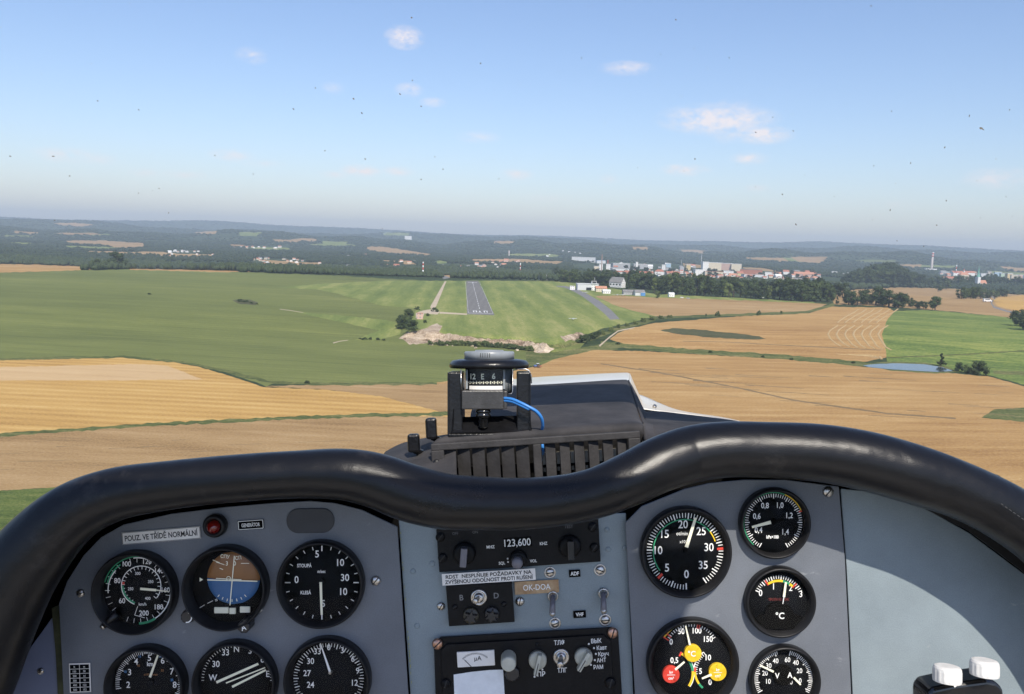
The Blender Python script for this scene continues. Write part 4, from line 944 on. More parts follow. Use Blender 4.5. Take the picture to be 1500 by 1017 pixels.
def put_text(mb, txt, c, cap, rot=0, sx=.9, bold=.012, z=None, m=0, width=None, bend=None):
    """lettering centred on local point c, capital height cap metres"""
    V, Fq = textmesh(txt, bold)
    if not V: return
    x0 = min(v[0] for v in V); x1 = max(v[0] for v in V); V0, _ = textmesh('H', bold); ch = max(v[1] for v in V0); s = cap/ch
    fx = s*sx if width is None else width/(x1-x0)
    ca, sa = math.cos(R(rot)), math.sin(R(rot)); cx = (x0+x1)/2; cy = ch/2; zz = c[2] if z is None else z
    out = []
    for x, y, _ in V:
        X = (x-cx)*fx; Y = (y-cy)*s
        if bend: out.append((bend*math.sin((c[0]+X)/bend), c[1]+Y, bend*math.cos((c[0]+X)/bend)+zz-bend))
        else: out.append((c[0]+X*ca-Y*sa, c[1]+X*sa+Y*ca, zz))
    mb.add(out, Fq, m)
def bar(mb, a, b, w, z, m=0, w2=None):
    a = Vector((a[0], a[1])); b = Vector((b[0], b[1])); d = (b-a).normalized(); n = Vector((-d.y, d.x)); w2 = w if w2 is None else w2
    mb.add([(*(a-n*w/2), z), (*(b-n*w2/2), z), (*(b+n*w2/2), z), (*(a+n*w/2), z)], [(0, 1, 2, 3)], m)
def ticks(mb, c, r1, r2, a0, a1, n, w, z, major=0, r1m=None, wm=None, m=0):
    """clockwise angles from the top"""
    for i in range(n+1):
        a = R(a0+(a1-a0)*i/n); mj = major and i % major == 0; ra = r1m if (mj and r1m) else r1
        bar(mb, (c[0]+ra*math.sin(a), c[1]+ra*math.cos(a)), (c[0]+r2*math.sin(a), c[1]+r2*math.cos(a)), wm if (mj and wm) else w, z, m)
def arc(mb, c, r1, r2, a0, a1, z, m=0):
    n = max(3, int(abs(a1-a0)/4)); V = []
    for i in range(n+1):
        a = R(a0+(a1-a0)*i/n)
        for r in (r1, r2): V.append((c[0]+r*math.sin(a), c[1]+r*math.cos(a), z))
    mb.add(V, [(2*i, 2*i+1, 2*i+3, 2*i+2) if a1 > a0 else (2*i, 2*i+2, 2*i+3, 2*i+1) for i in range(n)], m)
# --- materials of the cockpit
def paint(name, c, rough=.42, var=.08, worn=(.5,.5,.5)):
    m, t, b = newmat(name); tc = N(t, 'ShaderNodeTexCoord')
    n1 = N(t, 'ShaderNodeTexNoise'); n1.inputs['Scale'].default_value = 9; n1.inputs['Detail'].default_value = 6; n1.inputs['Roughness'].default_value = .65
    n2 = N(t, 'ShaderNodeTexNoise'); n2.inputs['Scale'].default_value = 900; n2.inputs['Detail'].default_value = 3
    n3 = N(t, 'ShaderNodeTexNoise'); n3.inputs['Scale'].default_value = 46; n3.inputs['Detail'].default_value = 9; n3.inputs['Roughness'].default_value = .75
    st = N(t, 'ShaderNodeMapping'); st.inputs['Scale'].default_value = (.35, 1, 1); st.inputs['Rotation'].default_value = (0, 0, .5)
    t.links.new(tc.outputs['Object'], st.inputs['Vector'])
    for n in (n1, n2): t.links.new(tc.outputs['Object'], n.inputs['Vector'])
    t.links.new(st.outputs[0], n3.inputs['Vector'])
    f = mth(t, 'ADD', mth(t, 'MULTIPLY', n1.outputs['Fac'], 1.4), mth(t, 'MULTIPLY', n2.outputs['Fac'], .9)); f = mth(t, 'SUBTRACT', f, .65, clamp=True)
    x = N(t, 'ShaderNodeMixRGB'); t.links.new(f, x.inputs['Fac']); x.inputs['Color1'].default_value = c4([v*(1-var*1.6) for v in c]); x.inputs['Color2'].default_value = c4([v*(1+var*1.6) for v in c])
    y = N(t, 'ShaderNodeMixRGB'); w = mth(t, 'MULTIPLY', mth(t, 'MULTIPLY_ADD', n3.outputs['Fac'], 14, -8.9, clamp=True), .42); t.links.new(w, y.inputs['Fac']); t.links.new(x.outputs[0], y.inputs['Color1']); y.inputs['Color2'].default_value = c4(worn)
    t.links.new(y.outputs[0], b.inputs['Base Color'])
    t.links.new(mth(t, 'MULTIPLY_ADD', n1.outputs['Fac'], .25, rough-.12), b.inputs['Roughness']); b.inputs['Specular IOR Level'].default_value = .4
    bp = N(t, 'ShaderNodeBump'); bp.inputs['Strength'].default_value = .22; bp.inputs['Distance'].default_value = .0004; t.links.new(n2.outputs['Fac'], bp.inputs['Height']); t.links.new(bp.outputs[0], b.inputs['Normal'])
    MATS[name] = m; return m
P_grey = paint('panel_grey_blue', (.148,.162,.184), var=.17); P_blue = paint('panel_pale_blue', (.235,.285,.310), var=.16); P_right = paint('panel_right', (.240,.288,.312), var=.16); P_lav = paint('side_lavender', (.20,.225,.32))
M_bez = mat('bezel_black', (.010,.010,.011), .42, spec=.3, var=.25, scale=60, bump=.25, bscale=700)
M_face = mat('dial_black', (.006,.007,.009), .75, spec=.12, var=.1, scale=90)
M_white = mat('dial_white', (.86,.86,.83), .6); M_cream = mat('needle_cream', (.88,.85,.66), .55)
M_green = mat('arc_green', (.03,.30,.14), .6); M_yel = mat('arc_yellow', (.85,.55,.02), .6); M_red = mat('arc_red', (.65,.05,.03), .6); M_dim = mat('dim_lettering', (.10,.10,.10), .6); M_redtx = mat('dim_red', (.20,.03,.025), .6); M_orange = mat('dim_orange', (.28,.12,.03), .6); M_bluem = mat('dim_blue', (.10,.30,.60), .6)
M_chrome = mat('screw_metal', (.60,.57,.53), .28, 1.0, var=.25, scale=300, bump=.3, bscale=600); M_brown = mat('horizon_brown', (.26,.115,.035), .35, var=.12, scale=40); M_hblue = mat('horizon_blue', (.035,.12,.28), .35, var=.12, scale=40)
M_enam = mat('black_enamel', (.009,.009,.010), .28, spec=.4, var=.4, scale=50, bump=.35, bscale=260); M_boxk = mat('radio_black', (.006,.006,.007), .45, spec=.2, var=.35, scale=80, bump=.25, bscale=500)
M_plac = mat('placard_white', (.84,.81,.76), .6, var=.08, scale=60); M_ink = mat('ink', (.02,.02,.02), .7); M_tape = mat('tape_white', (.80,.83,.85), .7, var=.06, scale=120, bump=.5, bscale=200)
M_brass = mat('brass_plate', (.30,.17,.08), .45, .2, var=.35, scale=110, col2=(.50,.36,.22)); M_lamp, t_, b_ = newmat('lamp_red'); b_.inputs['Base Color'].default_value = (.16,.006,.004,1); b_.inputs['Roughness'].default_value = .08; b_.inputs['Coat Weight'].default_value = 1
M_knobg = mat('knob_grey', (.17,.165,.19), .35, var=.15, scale=100); M_knobw = mat('knob_ivory', (.50,.50,.42), .4, var=.10, scale=90); M_knobk = mat('knob_black', (.02,.02,.022), .3, var=.2, scale=100)
M_gasket = mat('gasket', (.004,.004,.004), .8, spec=.08); M_cream2 = mat('horizon_cream', (.78,.76,.60), .45)
def instrument_glass():
    m = bpy.data.materials.new('cover_glass'); m.use_nodes = True; t = m.node_tree; t.nodes.clear()
    o = N(t, 'ShaderNodeOutputMaterial'); a = N(t, 'ShaderNodeBsdfTransparent'); g = N(t, 'ShaderNodeBsdfGlossy'); g.inputs['Roughness'].default_value = .04; fr_ = N(t, 'ShaderNodeFresnel'); fr_.inputs['IOR'].default_value = 1.12
    x = N(t, 'ShaderNodeMixShader'); t.links.new(fr_.outputs[0], x.inputs[0]); t.links.new(a.outputs[0], x.inputs[1]); t.links.new(g.outputs[0], x.inputs[2]); t.links.new(x.outputs[0], o.inputs[0]); return m
M_glass = instrument_glass()

# --- padded roll (glareshield edge)
M_lea, t, b = newmat('padding_leather'); tc_ = N(t, 'ShaderNodeTexCoord')
na = N(t, 'ShaderNodeTexNoise'); na.inputs['Scale'].default_value = 7; na.inputs['Detail'].default_value = 8; na.inputs['Roughness'].default_value = .7
nb = N(t, 'ShaderNodeTexVoronoi'); nb.inputs['Scale'].default_value = 1100
nc = N(t, 'ShaderNodeTexNoise'); nc.inputs['Scale'].default_value = 16; nc.inputs['Detail'].default_value = 3
for n_ in (na, nb, nc): t.links.new(tc_.outputs['Object'], n_.inputs['Vector'])
t.links.new(mth(t, 'MULTIPLY_ADD', na.outputs['Fac'], .34, .14), b.inputs['Roughness'])
sc1 = mth(t, 'MULTIPLY', mth(t, 'MULTIPLY_ADD', na.outputs['Fac'], 8, -4.7, clamp=True), .42); xx = N(t, 'ShaderNodeMixRGB'); t.links.new(sc1, xx.inputs['Fac']); xx.inputs['Color1'].default_value = (.007,.007,.008,1); xx.inputs['Color2'].default_value = (.085,.078,.075,1)
t.links.new(xx.outputs[0], b.inputs['Base Color']); b.inputs['Specular IOR Level'].default_value = .34
b1 = N(t, 'ShaderNodeBump'); b1.inputs['Strength'].default_value = .22; b1.inputs['Distance'].default_value = .0004; t.links.new(nb.outputs['Distance'], b1.inputs['Height'])
b2 = N(t, 'ShaderNodeBump'); b2.inputs['Strength'].default_value = .35; b2.inputs['Distance'].default_value = .009; t.links.new(nc.outputs['Fac'], b2.inputs['Height']); t.links.new(b1.outputs[0], b2.inputs['Normal']); t.links.new(b2.outputs[0], b.inputs['Normal'])
RT = .785
ROLLP = [(-150,1180,75),(-95,1080,72),(-52,1000,68),(-10,905,62),(30,832,56),(92,762,46),(160,727,39),(250,711,35),(350,700.5,34),(430,695,34),(500,694,36.5),(550,703,39),(600,722,41),(650,735,40),(700,738,38.5),(760,739,37),(820,733.5,36),(872,722,36),(920,702,38),(965,680.5,40),(1010,666,41.5),(1060,659,41),(1120,659.5,41),(1200,664,42.5),(1270,676,44),(1340,695.5,44),(1405,718,42),(1470,750,43),(1540,798,47),(1620,885,54),(1700,1020,64)]
def cat(P, n=8):
    o = []
    for i in range(len(P)-1):
        p0 = P[max(i-1, 0)]; p1 = P[i]; p2 = P[i+1]; p3 = P[min(i+2, len(P)-1)]
        for j in range(n):
            t = j/n; o.append(tuple(.5*((2*p1[k])+(-p0[k]+p2[k])*t+(2*p0[k]-5*p1[k]+4*p2[k]-p3[k])*t*t+(-p0[k]+3*p1[k]-3*p2[k]+p3[k])*t**3) for k in range(len(p1))))
    o.append(tuple(P[-1])); return o
RC = cat(ROLLP, 7)
rp = Root('glareshield_padding', 'thick black leather padded roll curving across the top of the instrument panel', 'padding', 750, 739, RT)
b = MB(); ZF = lambda x: .015*min(1, max(0, (1010-x)/110)); cen_ = [rp.L(x, y, ZF(x)) for x, y, r in RC]; b.tube([(p.x, p.y, p.z+.003*math.sin(i*.11)) for i, p in enumerate(cen_)], [r*rp.k for x, y, r in RC], 40); b.build('padded_roll', M_lea, rp.e)
# sewn welts round the roll
for tx_ in (1446,):
    i = min(range(len(RC)), key=lambda q_: abs(RC[q_][0]-tx_)); T_ = (cen_[i+1]-cen_[i-1]).normalized(); u_ = T_.orthogonal().normalized(); w_ = T_.cross(u_); rr_ = RC[i][2]*rp.k*1.0
    b = MB(); b.tube([cen_[i]+(u_*math.cos(R(a))+w_*math.sin(R(a)))*rr_+T_*.0012*math.sin(R(a*3)) for a in range(0, 361, 8)], .0008, 6, caps=False); b.build('seam_welt', M_lea, rp.e)
# flap hanging from the roll back to the panel
V = []; Fq = []
n = len(RC)
for i in range(n):
    x, y, r = RC[i]; a = RC[max(i-1, 0)]; c = RC[min(i+1, n-1)]; dx, dy = c[0]-a[0], c[1]-a[1]; l = math.hypot(dx, dy); nx, ny = -dy/l, dx/l
    ex = 14 if x < 300 else 6
    for q, z in ((.55, -.012), (.85, -.03), (.96, -.058)):
        V.append(rp.L(x+nx*r*q, y+ny*r*q, z+ZF(x)*(1 if q < .9 else 0)))
for i in range(n-1):
    for j in range(2): Fq.append((3*i+j, 3*i+3+j, 3*i+4+j, 3*i+1+j))
mflap = mat('flap_black', (.005,.005,.0055), .7, var=.3, scale=30, bump=.2, bscale=500)
link('flap', mesh_from('flap', V, Fq, mflap, True), rp.e)
# hanging leather tail at the right
b = MB(); q = [(1285,718),(1345,738),(1352,744),(1420,778),(1500,838),(1620,960),(1660,900),(1540,780),(1450,720),(1380,700),(1300,695)]
P_ = [rp.L(x, y, -.045) for x, y in q]; b.add(P_+[p+Vector((0, 0, -.004)) for p in P_], [tuple(range(len(q)))[::-1]]+[(i, (i+1) % len(q), len(q)+(i+1) % len(q), len(q)+i) for i in range(len(q))]); b.build('side_flap', mflap, rp.e)
# stitching on the right end
b = MB()
for i in range(12):
    x = 1466+i*6; y = 738+i*4.2
    p0 = rp.L(x, y, .036+.0005*i*0); p1 = rp.L(x+3.6, y+2.6, .036)
    b.tube([p0, p1], .0005, 6)
b.build('stitching', mat('thread', (.05,.05,.05), .8), rp.e)
# black carrier plate behind everything
carr = Root('panel_carrier', 'black carrier plate seen in the gap between padding and grey panels', 'plate', 750, 800, .885)
b = MB(); pts_ = [carr.L(x, y+4, 0) for x, y, r in RC if -60 < x < 1640]+[carr.L(1700, 1300), carr.L(-200, 1300)]
b.prism([(p.x, p.y) for p in pts_], -.003, 0); b.build('plate', M_gasket, carr.e)

# --- panel sheets
def plate(name, label, cat_, poly, d, m, th=.0022, screws=(), roll=0, rivets=()):
    cx = sum(p[0] for p in poly)/len(poly); cy = sum(p[1] for p in poly)/len(poly)
    r = Root(name, label, cat_, cx, cy, d, roll); b = MB(); pts_ = [r.L(x, y) for x, y in poly]; b.prism([(p.x, p.y) for p in pts_], -th, 0)
    o = b.build('sheet', m, r.e)
    bv = o.modifiers.new('edge', 'BEVEL'); bv.width = .0006; bv.segments = 2; bv.limit_method = 'ANGLE'
    for s in screws: screw(r, *s)
    for x, y, rr in rivets:
        q = MB(); q.lathe([(rr*r.k, 0), (rr*r.k*.9, .0004), (rr*r.k*.4, .0007), (0, .0008)], 16, X=Matrix.Translation(r.L(x, y, 0))); q.build('rivet', m, r.e)
    return r
def screw(r, x, y, rp_, ang=40, z=0, mt=None, ring=False):
    q = MB(); R_ = rp_*r.k; c = Matrix.Translation(r.L(x, y, z)) @ Matrix.Rotation(R(ang), 4, 'Z')
    q.lathe([(R_, 0), (R_, R_*.25), (R_*.8, R_*.5), (R_*.35, R_*.62), (0, R_*.64)], 20, X=c)
    q.box(-R_*.86, R_*.86, -R_*.11, R_*.11, R_*.45, R_*.67, 1, X=c)
    if ring: q.lathe([(R_*1.35, 0), (R_*1.3, R_*.18), (R_*1.02, R_*.2), (R_*1.0, .0)], 20, X=c)
    return q.build('screw', [mt or M_chrome, M_ink], r.e)
plate('instrument_panel', 'left dark grey-blue panel carrying the six flight instruments', 'panel',
      [(98,1120),(90,960),(86,885),(98,852),(122,814),(148,787),(180,769),(250,753),(330,743),(400,737),(455,734),(490,737),(530,747),(582,772),(605,1120)], .850, P_grey, screws=[(118.5,869,6,20),(550.6,850.6,7.2,50)])
plate('centre_panel', 'narrow pale blue panel with the radios, worn yellow along its left edge', 'panel', [(584,762),(917,752),(932,1120),(608,1120)], .856, P_blue,
      screws=[(646,888,6,60),(761.5,881,6.6,80),(805.6,838.6,6.5,10,0,None,True),(879,835,6.8,-20,0,None,True),(813,913,6.5,20,0,None,True),(886.5,908,6.8,5,0,None,True)],
      rivets=[(605,837,4.2),(633,826,4.6),(611,917,4.2),(889,776,4),(891,805,4.2),(915,803,4)])
plate('gauge_panel', 'grey-blue panel carrying the round engine gauges right of the radios', 'panel', [(916,766),(940,742),(1003,716.5),(1040,708),(1090,703),(1150,703),(1229,713),(1238,820),(1252,1120),(936,1120)], .847, P_grey, screws=[(1212.5,720.5,8,50)])
plate('blank_panel', 'plain pale blue panel without instruments at the right end', 'panel', [(1231.5,716),(1290,722),(1335,733),(1352,743),(1420,781),(1500,841),(1600,960),(1660,1120),(1254,1120),(1240,830)], .853, P_right)
r = plate('side_strip', 'pale lavender side plate left of the flight instrument panel', 'plate', [(10,1120),(20,1000),(45,948),(76,905),(84,960),(90,1120)], .864, P_lav, screws=[(60,983,5,30)])
b = MB(); pts_ = [r.L(x, y, .006) for x, y in [(74,892),(84,888),(90,960),(97,1120),(88,1120),(80,960)]]; b.prism([(p.x, p.y) for p in pts_], 0, .004); b.build('edge_seal', mat('seal_olive', (.05,.055,.025), .7, var=.5, scale=60), r.e)
# chipped primer along the seam of the centre panel
b = MB(); rr_ = Root('seam_chips', 'yellow primer chips showing along the left edge of the pale blue panel', 'paint chips', 592, 880, .8555, 0)
for i in range(26):
    y = random.uniform(775, 1000); x = 585.5+(y-770)*.074; w = random.uniform(.5, 1.2); h = random.uniform(1, 5)
    p = [rr_.L(x+dx, y+dy, .0002) for dx, dy in ((0, 0), (w, .6), (w*.8, h), (.1, h*1.1))]; b.prism([(q.x, q.y) for q in p], .0, .0003)
b.build('chips', mat('primer_yellow', (.42,.42,.10), .7), rr_.e)

# --- dials
class Dial:
    def __init__(s, px, py, rb, rf, label, d=.850, roll=-0.0, depth=.011, name='dial_gauge', group=None, rim=None):
        s.r = Root(name, label, 'gauge', px, py, d, roll, group); s.k = s.r.k; s.c = (0, 0); k = s.k; s.z = .0012
        s.W = MB(); s.C = MB(); s.extra = {}; s.rf = rf*k; s.rb = rb*k; s.roll = roll
        b = MB(); D = depth; Rb = rb*k; Rf = rf*k
        b.lathe([(Rb, -.001), (Rb, D*.7), (Rb-.0008, D*.93), (Rb-.0018, D), (Rb-.0028, D*.97), (Rf+.0012, .0042), (Rf+.0002, .0036), (Rf-.0001, .0010), (Rf-.001, .0006)], 72); b.build('bezel', M_bez, s.r.e)
        b = MB(); b.lathe([(Rf+.0004, .0004), (Rf+.0004, s.z), (0, s.z)], 64); s.face = b.build('dial_face', M_face, s.r.e)
        b = MB(); b.lathe([(Rf+.0006, .0052), (0, .0052)], 48, sm=False); s.glass = b
    def pt(s, px, py): p = s.r.L(px, py, s.z); return (p.x, p.y)
    def t(s, txt, px, py, cap, rot=0, sx=.9, bold=.010, mb=None, dz=.0003):
        p = s.pt(px, py); put_text(mb or s.W, txt, (p[0], p[1], s.z+dz), cap*1.05*s.k, rot, sx, bold)
    def tk(s, r1, r2, a0, a1, n, w=.9, **kw):
        for q in ('r1m', 'wm'):
            if kw.get(q): kw[q] *= s.k
        ticks(s.W, s.c, r1*s.k, r2*s.k, a0, a1, n, w*s.k, s.z+.0003, **kw)
    def ar(s, r1, r2, a0, a1, mt, name='range_arc', dz=.0005):
        b = MB(); arc(b, s.c, r1*s.k, r2*s.k, a0, a1, s.z+dz); b.build(name, mt, s.r.e)
    def ndl(s, a, b_, w, w2=None, mt=None, name='needle', dz=.0035, th=.0006):
        a = Vector(s.pt(*a)); b_ = Vector(s.pt(*b_)); d = (b_-a).normalized(); n = Vector((-d.y, d.x)); w1 = w*s.k/2; w2 = (w2 if w2 is not None else w)*s.k/2
        m = MB(); m.prism([(a-n*w1)[:], (b_-n*w2)[:], (b_+n*w2)[:], (a+n*w1)[:]], s.z+dz, s.z+dz+th); return m.build(name, mt or M_cream, s.r.e)
    def disc(s, px, py, r_, mt, name, z0=0, z1=.004):
        p = s.pt(px, py); m = MB(); m.lathe([(r_*s.k, z0+s.z), (r_*s.k, z1+s.z-.0004), (r_*s.k-.0004, z1+s.z), (0, z1+s.z)], 40, X=Matrix.Translation((p[0], p[1], 0)), sm=False); return m.build(name, mt, s.r.e)
    def done(s):
        if s.W.V: s.W.build('markings', M_white, s.r.e)
        s.glass.build('cover_glass', M_glass, s.r.e)
def sector(c, r, a): return (c[0]+r*math.sin(R(a)), c[1]+r*math.cos(R(a)))
# airspeed
D = Dial(203, 864.5, 60, 50.5, 'airspeed gauge with inner and outer km/h scales at the upper left', name='airspeed_indicator', depth=.017)
for tx, x, y in [('60',179,880),('80',172,850.5),('100',186,826),('120',216,822.5),('140',233.5,836),('160',243,864),('180',233,889),('200',211,898)]: D.t(tx, x, y, 7)
for tx, x, y in [('300',202,840),('350',221,852),('400',216.5,876.5),('250',191.5,862.5)]: D.t(tx, x, y, 4)
D.t('km/h', 209, 885, 4.2)
c2 = D.pt(207, 858)
ticks(D.W, c2, 24*D.k, 29*D.k, -150, 130, 22, .9*D.k, D.z+.0003); arc(D.W, c2, 28.2*D.k, 29.4*D.k, -160, 128, D.z+.0003)
arc(D.W, D.c, 47*D.k, 48.6*D.k, -8, 172, D.z+.0003); arc(D.W, D.c, 43*D.k, 44.4*D.k, -95, -48, D.z+.0003); ticks(D.W, D.c, 41*D.k, 48*D.k, -128, 200, 26, .7*D.k, D.z+.0003, major=3)
D.ar(49, 50.4, -76, 20, M_green); D.ar(44.6, 46.6, -76, -34, M_green); D.ar(46.5, 49.8, 148, 178, M_green)
g_ = MB(); arc(g_, c2, 25.5*D.k, 28*D.k, 200, 270, D.z+.0005); g_.build('range_arc', M_green, D.r.e); g_ = MB(); arc(g_, c2, 24.5*D.k, 28*D.k, 274, 282, D.z+.0005); g_.build('range_arc', M_red, D.r.e)
bar(D.W, D.pt(197.5,901), D.pt(202,888), .8*D.k, D.z+.0003); bar(D.W, D.pt(197.5,901), D.pt(212,905), .8*D.k, D.z+.0003)
D.ndl((208,861), (231,863), 3.4); D.ndl((231,863), (250,865.3), 1.4, 1.0)
q = MB(); p0 = D.r.L(171,899,.010); p1 = D.r.L(152,917,.012); q.tube([p0, p0.lerp(p1, .5), p1], [6.5*D.k, 5.6*D.k, 5*D.k], 14); lv = q.build('lever', M_enam, D.r.e)
q = MB(); p2 = D.r.L(149,920,.014); q.tube([p1, p2], [4.2*D.k, 4.0*D.k], 14); q.build('lever_tip', M_chrome, lv)
D.done()
# attitude indicator
D = Dial(335, 857.5, 61, 53, 'artificial horizon with brown upper and blue lower half', name='attitude_indicator', depth=.018)
cx, cy, rr = 343, 846, 38.5
pc = D.pt(cx, cy); k = D.k
b = MB()
def cap_poly(y0, y1):  # part of the ball disc between two heights (fractions of radius)
    P = []
    for i in range(31):
        y = y0+(y1-y0)*i/30; w = math.sqrt(max(0, 1-y*y)); P.append((w, y))
    return P+[(-w, y) for w, y in P[::-1]]
ballX = Matrix.Translation((pc[0], pc[1], D.z+.0004)) @ Matrix.Rotation(R(-3), 4, 'Z')
def ball(y0, y1, nm, mt):   # slightly domed
    V = []; Fq = []; ny, nx = 14, 20
    for j in range(ny+1):
        y = y0+(y1-y0)*j/ny; w = math.sqrt(max(1e-5, 1-y*y))
        for i in range(nx+1):
            x = w*(-1+2*i/nx); V.append((x*rr*k, y*rr*k, .0055*math.sqrt(max(0, 1-.96*(x*x+y*y)))))
    for j in range(ny):
        for i in range(nx): a = j*(nx+1)+i; Fq.append((a, a+1, a+nx+2, a+nx+1))
    m = MB(); m.add(V, Fq, 0, True, ballX); m.build(nm, mt, D.r.e)
ball(-.04, .999, 'sky_half', M_brown); ball(-.999, -.045, 'ground_half', M_hblue)
z_ = D.z+.0066
b = MB(); 
def hb_(x0, y0, x1, y1, w): bar(b, D.pt(x0, y0), D.pt(x1, y1), w*k, z_)
hb_(307, 847, 380, 849, 1.6); hb_(346.5, 812, 340, 884, 1.4); hb_(325,830,330,832,1); hb_(320,821,332,825,.9); hb_(356,823,368,823,.9)
for i in range(-3, 4): a = R(180+i*13); hb_(343+29*math.sin(a), 846-29*math.cos(a), 343+33*math.sin(a), 846-33*math.cos(a), 1)
hb_(315,818,325,822,.8)
put_text(b, '3', (*D.pt(335.5,823), z_), 6*k, -3); put_text(b, '0', (*D.pt(347,823), z_), 6*k, -3); put_text(b, 'СПУ', (*D.pt(333,813), z_), 5*k, -6, .9); put_text(b, 'СП', (*D.pt(352,815), z_), 5*k, 8, .9)
arc(b, D.pt(338,845), 2.4*k, 3.4*k, 0, 359, z_); b.build('horizon_markings', M_cream, D.r.e)
b = MB(); b.add([(*D.pt(296,843.5), z_), (*D.pt(296,849.5), z_), (*D.pt(301,846.5), z_)], [(0, 1, 2)]); bar(b, D.pt(320,844.5), D.pt(357,846.5), 1.3*k, z_+.0006); b.build('aircraft_symbol', M_cream2, D.r.e)
for x0, x1, y in ((314.5,335.5,893.5),(336.5,346,894.5),(352,367,892.5)):
    m = MB(); a = D.pt(x0, y+4.5); c = D.pt(x1, y-4.5); m.box(a[0], c[0], a[1], c[1], D.z, D.z+.002, bev=.0006); m.build('flag_window', M_cream2, D.r.e)
bar(D.W, D.pt(290,892), D.pt(300,886), .7*k, D.z+.0003); bar(D.W, D.pt(304,884), D.pt(312,880), .7*k, D.z+.0003); D.t('35', 317, 879, 3, 20)
def round_knob(r, x, y, rp_, h, mt, name='knob', flutes=0, mark=None, z=0):
    k = r.k; R_ = rp_*k; q = MB(); X = Matrix.Translation(r.L(x, y, z))
    n = 48; prof = [(1, 0), (1, .82), (.93, .96), (.8, 1), (0, 1)]; V = []; Fq = []
    for f, zz in prof[:-1]:
        for i in range(n):
            a = 2*math.pi*i/n; g_ = 1-(.07*(math.cos(a*flutes) > .2) if flutes else 0); V.append((f*R_*g_*math.cos(a), f*R_*g_*math.sin(a), zz*h))
    for j in range(3):
        for i in range(n): Fq.append((j*n+i, j*n+(i+1) % n, (j+1)*n+(i+1) % n, (j+1)*n+i))
    Fq.append(tuple(3*n+i for i in range(n))); q.add(V, Fq, 0, False, X); o = q.build(name, mt, r.e)
    return o, X
o, X = round_knob(D.r, 281.5, 898, 10, .014, M_knobk, flutes=10)
m = MB(); arc(m, (0, 0), 6.2*k, 8.0*k, 20, 190, .0145); m2 = MB(); m2.add(m.V, m.F, 0, False, X); m2.build('knob_mark', M_white, o)
o, X = round_knob(D.r, 364, 911.5, 9.5, .016, M_knobk, flutes=8)
m = MB(); put_text(m, 'A', (0, 0, .0165), 8*k, 20, .9, .02); m2 = MB(); m2.add(m.V, m.F, 0, False, X); m2.build('knob_mark', M_white, o)
m = MB(); m.tube([D.r.L(366,906,.006), D.r.L(384,893,.008)], .0013, 8); m.build('lever', M_chrome, D.r.e)
D.done()
# vertical speed
D = Dial(472, 853, 63.5, 55.5, 'vertical speed gauge marked STOUPÁ and KLESÁ at the upper right of the flight instruments', name='vertical_speed_indicator', depth=.014)
for tx, x, y in [('5',464.5,811.5),('10',499,824),('30',505.5,846),('10',503.5,866.5),('0',434.5,849),('5',473.5,884)]: D.t(tx, x, y, 9.5)
D.t('STOUPÁ', 446, 828.5, 4.8, 0, .78, .02); D.t('m/sec', 471, 837, 4.2, 0, .8, .02); D.t('KLESÁ', 448, 868, 4.8, 0, .78, .02)
D.tk(49, 54, -90, 270, 24, 1.1, major=6, r1m=46, wm=1.6); D.ndl((471,851.5), (472.5,899), 3.6, 3.0)
D.disc(471, 851, 5, M_face, 'hub', 0, .0034); D.done()
# altimeter
D = Dial(219, 1000, 58, 50, 'altimeter with km scale at the lower left', name='altimeter', depth=.017)
for tx, x, y in [('3',190,984.5),('4',199.5,969),('5',219,963.5),('6',238.5,967.5),('7',252,983.5),('8',256,1003),('2',188,1003)]: D.t(tx, x, y, 8.5, 0, .95)
D.t('km', 220, 972.5, 6, 0, .85, .02); D.tk(43, 49, -100, 110, 60, .7, major=5, r1m=41, wm=1.2)
e_ = MB(); D.t('x100 м/мин', 221, 988, 2.8, mb=e_); D.t('55', 238, 982, 3.2, mb=e_); D.t('45', 203, 975, 3.2, mb=e_); e_.build('orange_markings', M_orange, D.r.e)
e_ = MB(); D.t('15', 205, 961.5, 3.2, mb=e_); D.t('10', 184, 984, 3.2, mb=e_); D.t('20', 235, 961.5, 3.2, mb=e_); D.t('25', 252, 996, 3.2, mb=e_); e_.build('blue_markings', M_bluem, D.r.e)
D.t('мм рт ст', 219, 956, 2.6); D.ndl((222,990), (234,957), 3.4, 2.6); D.disc(221, 1000, 6, M_face, 'hub', 0, .0036); D.done()
# gyro heading
D = Dial(348, 996, 61, 53.5, 'heading gauge with three parallel pointer bars at the bottom of the flight instruments', name='heading_indicator', depth=.016)
for tx, x, y in [('33',330.5,955.5),('N',346.5,950.5),('3',366.5,953),('6',384.5,966),('E',392.5,987),('W',312,992.5),('30',316.5,972.5)]: D.t(tx, x, y, 8.5, 0, .9)
ticks(D.W, D.c, 48.5*D.k, 52*D.k, -90, 90, 36, .8*D.k, D.z+.0003, major=3)
D.ndl((319,997.5), (380,970.5), 3.6, 3.2, name='pointer_bar'); D.ndl((333,998.5), (390,976), 1.8, 1.6, name='pointer_bar'); D.ndl((342,1004), (391,979.5), 3.2, 2.6, name='pointer_bar'); D.done()
# radio compass / adf card
D = Dial(482, 993, 63, 54, 'compass card gauge with thin white pointer at the lower right of the flight instruments', name='radio_compass', depth=.015)
for tx, x, y in [('33',465,954),('0',481.7,948),('3',501.5,952.5),('6',517,965),('9',524,982.5),('27',450,986),('30',455,968.3),('24',455,1003),('12',520,1000)]: D.t(tx, x, y, 8.2, 0, .9)
D.tk(46, 51.5, -180, 180, 72, .8, major=3, r1m=44, wm=1.3); D.ndl((484.5,982), (470.5,940.5), 3.2, 1.2, M_white); D.disc(484.5, 984, 2.2, M_chrome, 'hub', 0, .004)
D.done()
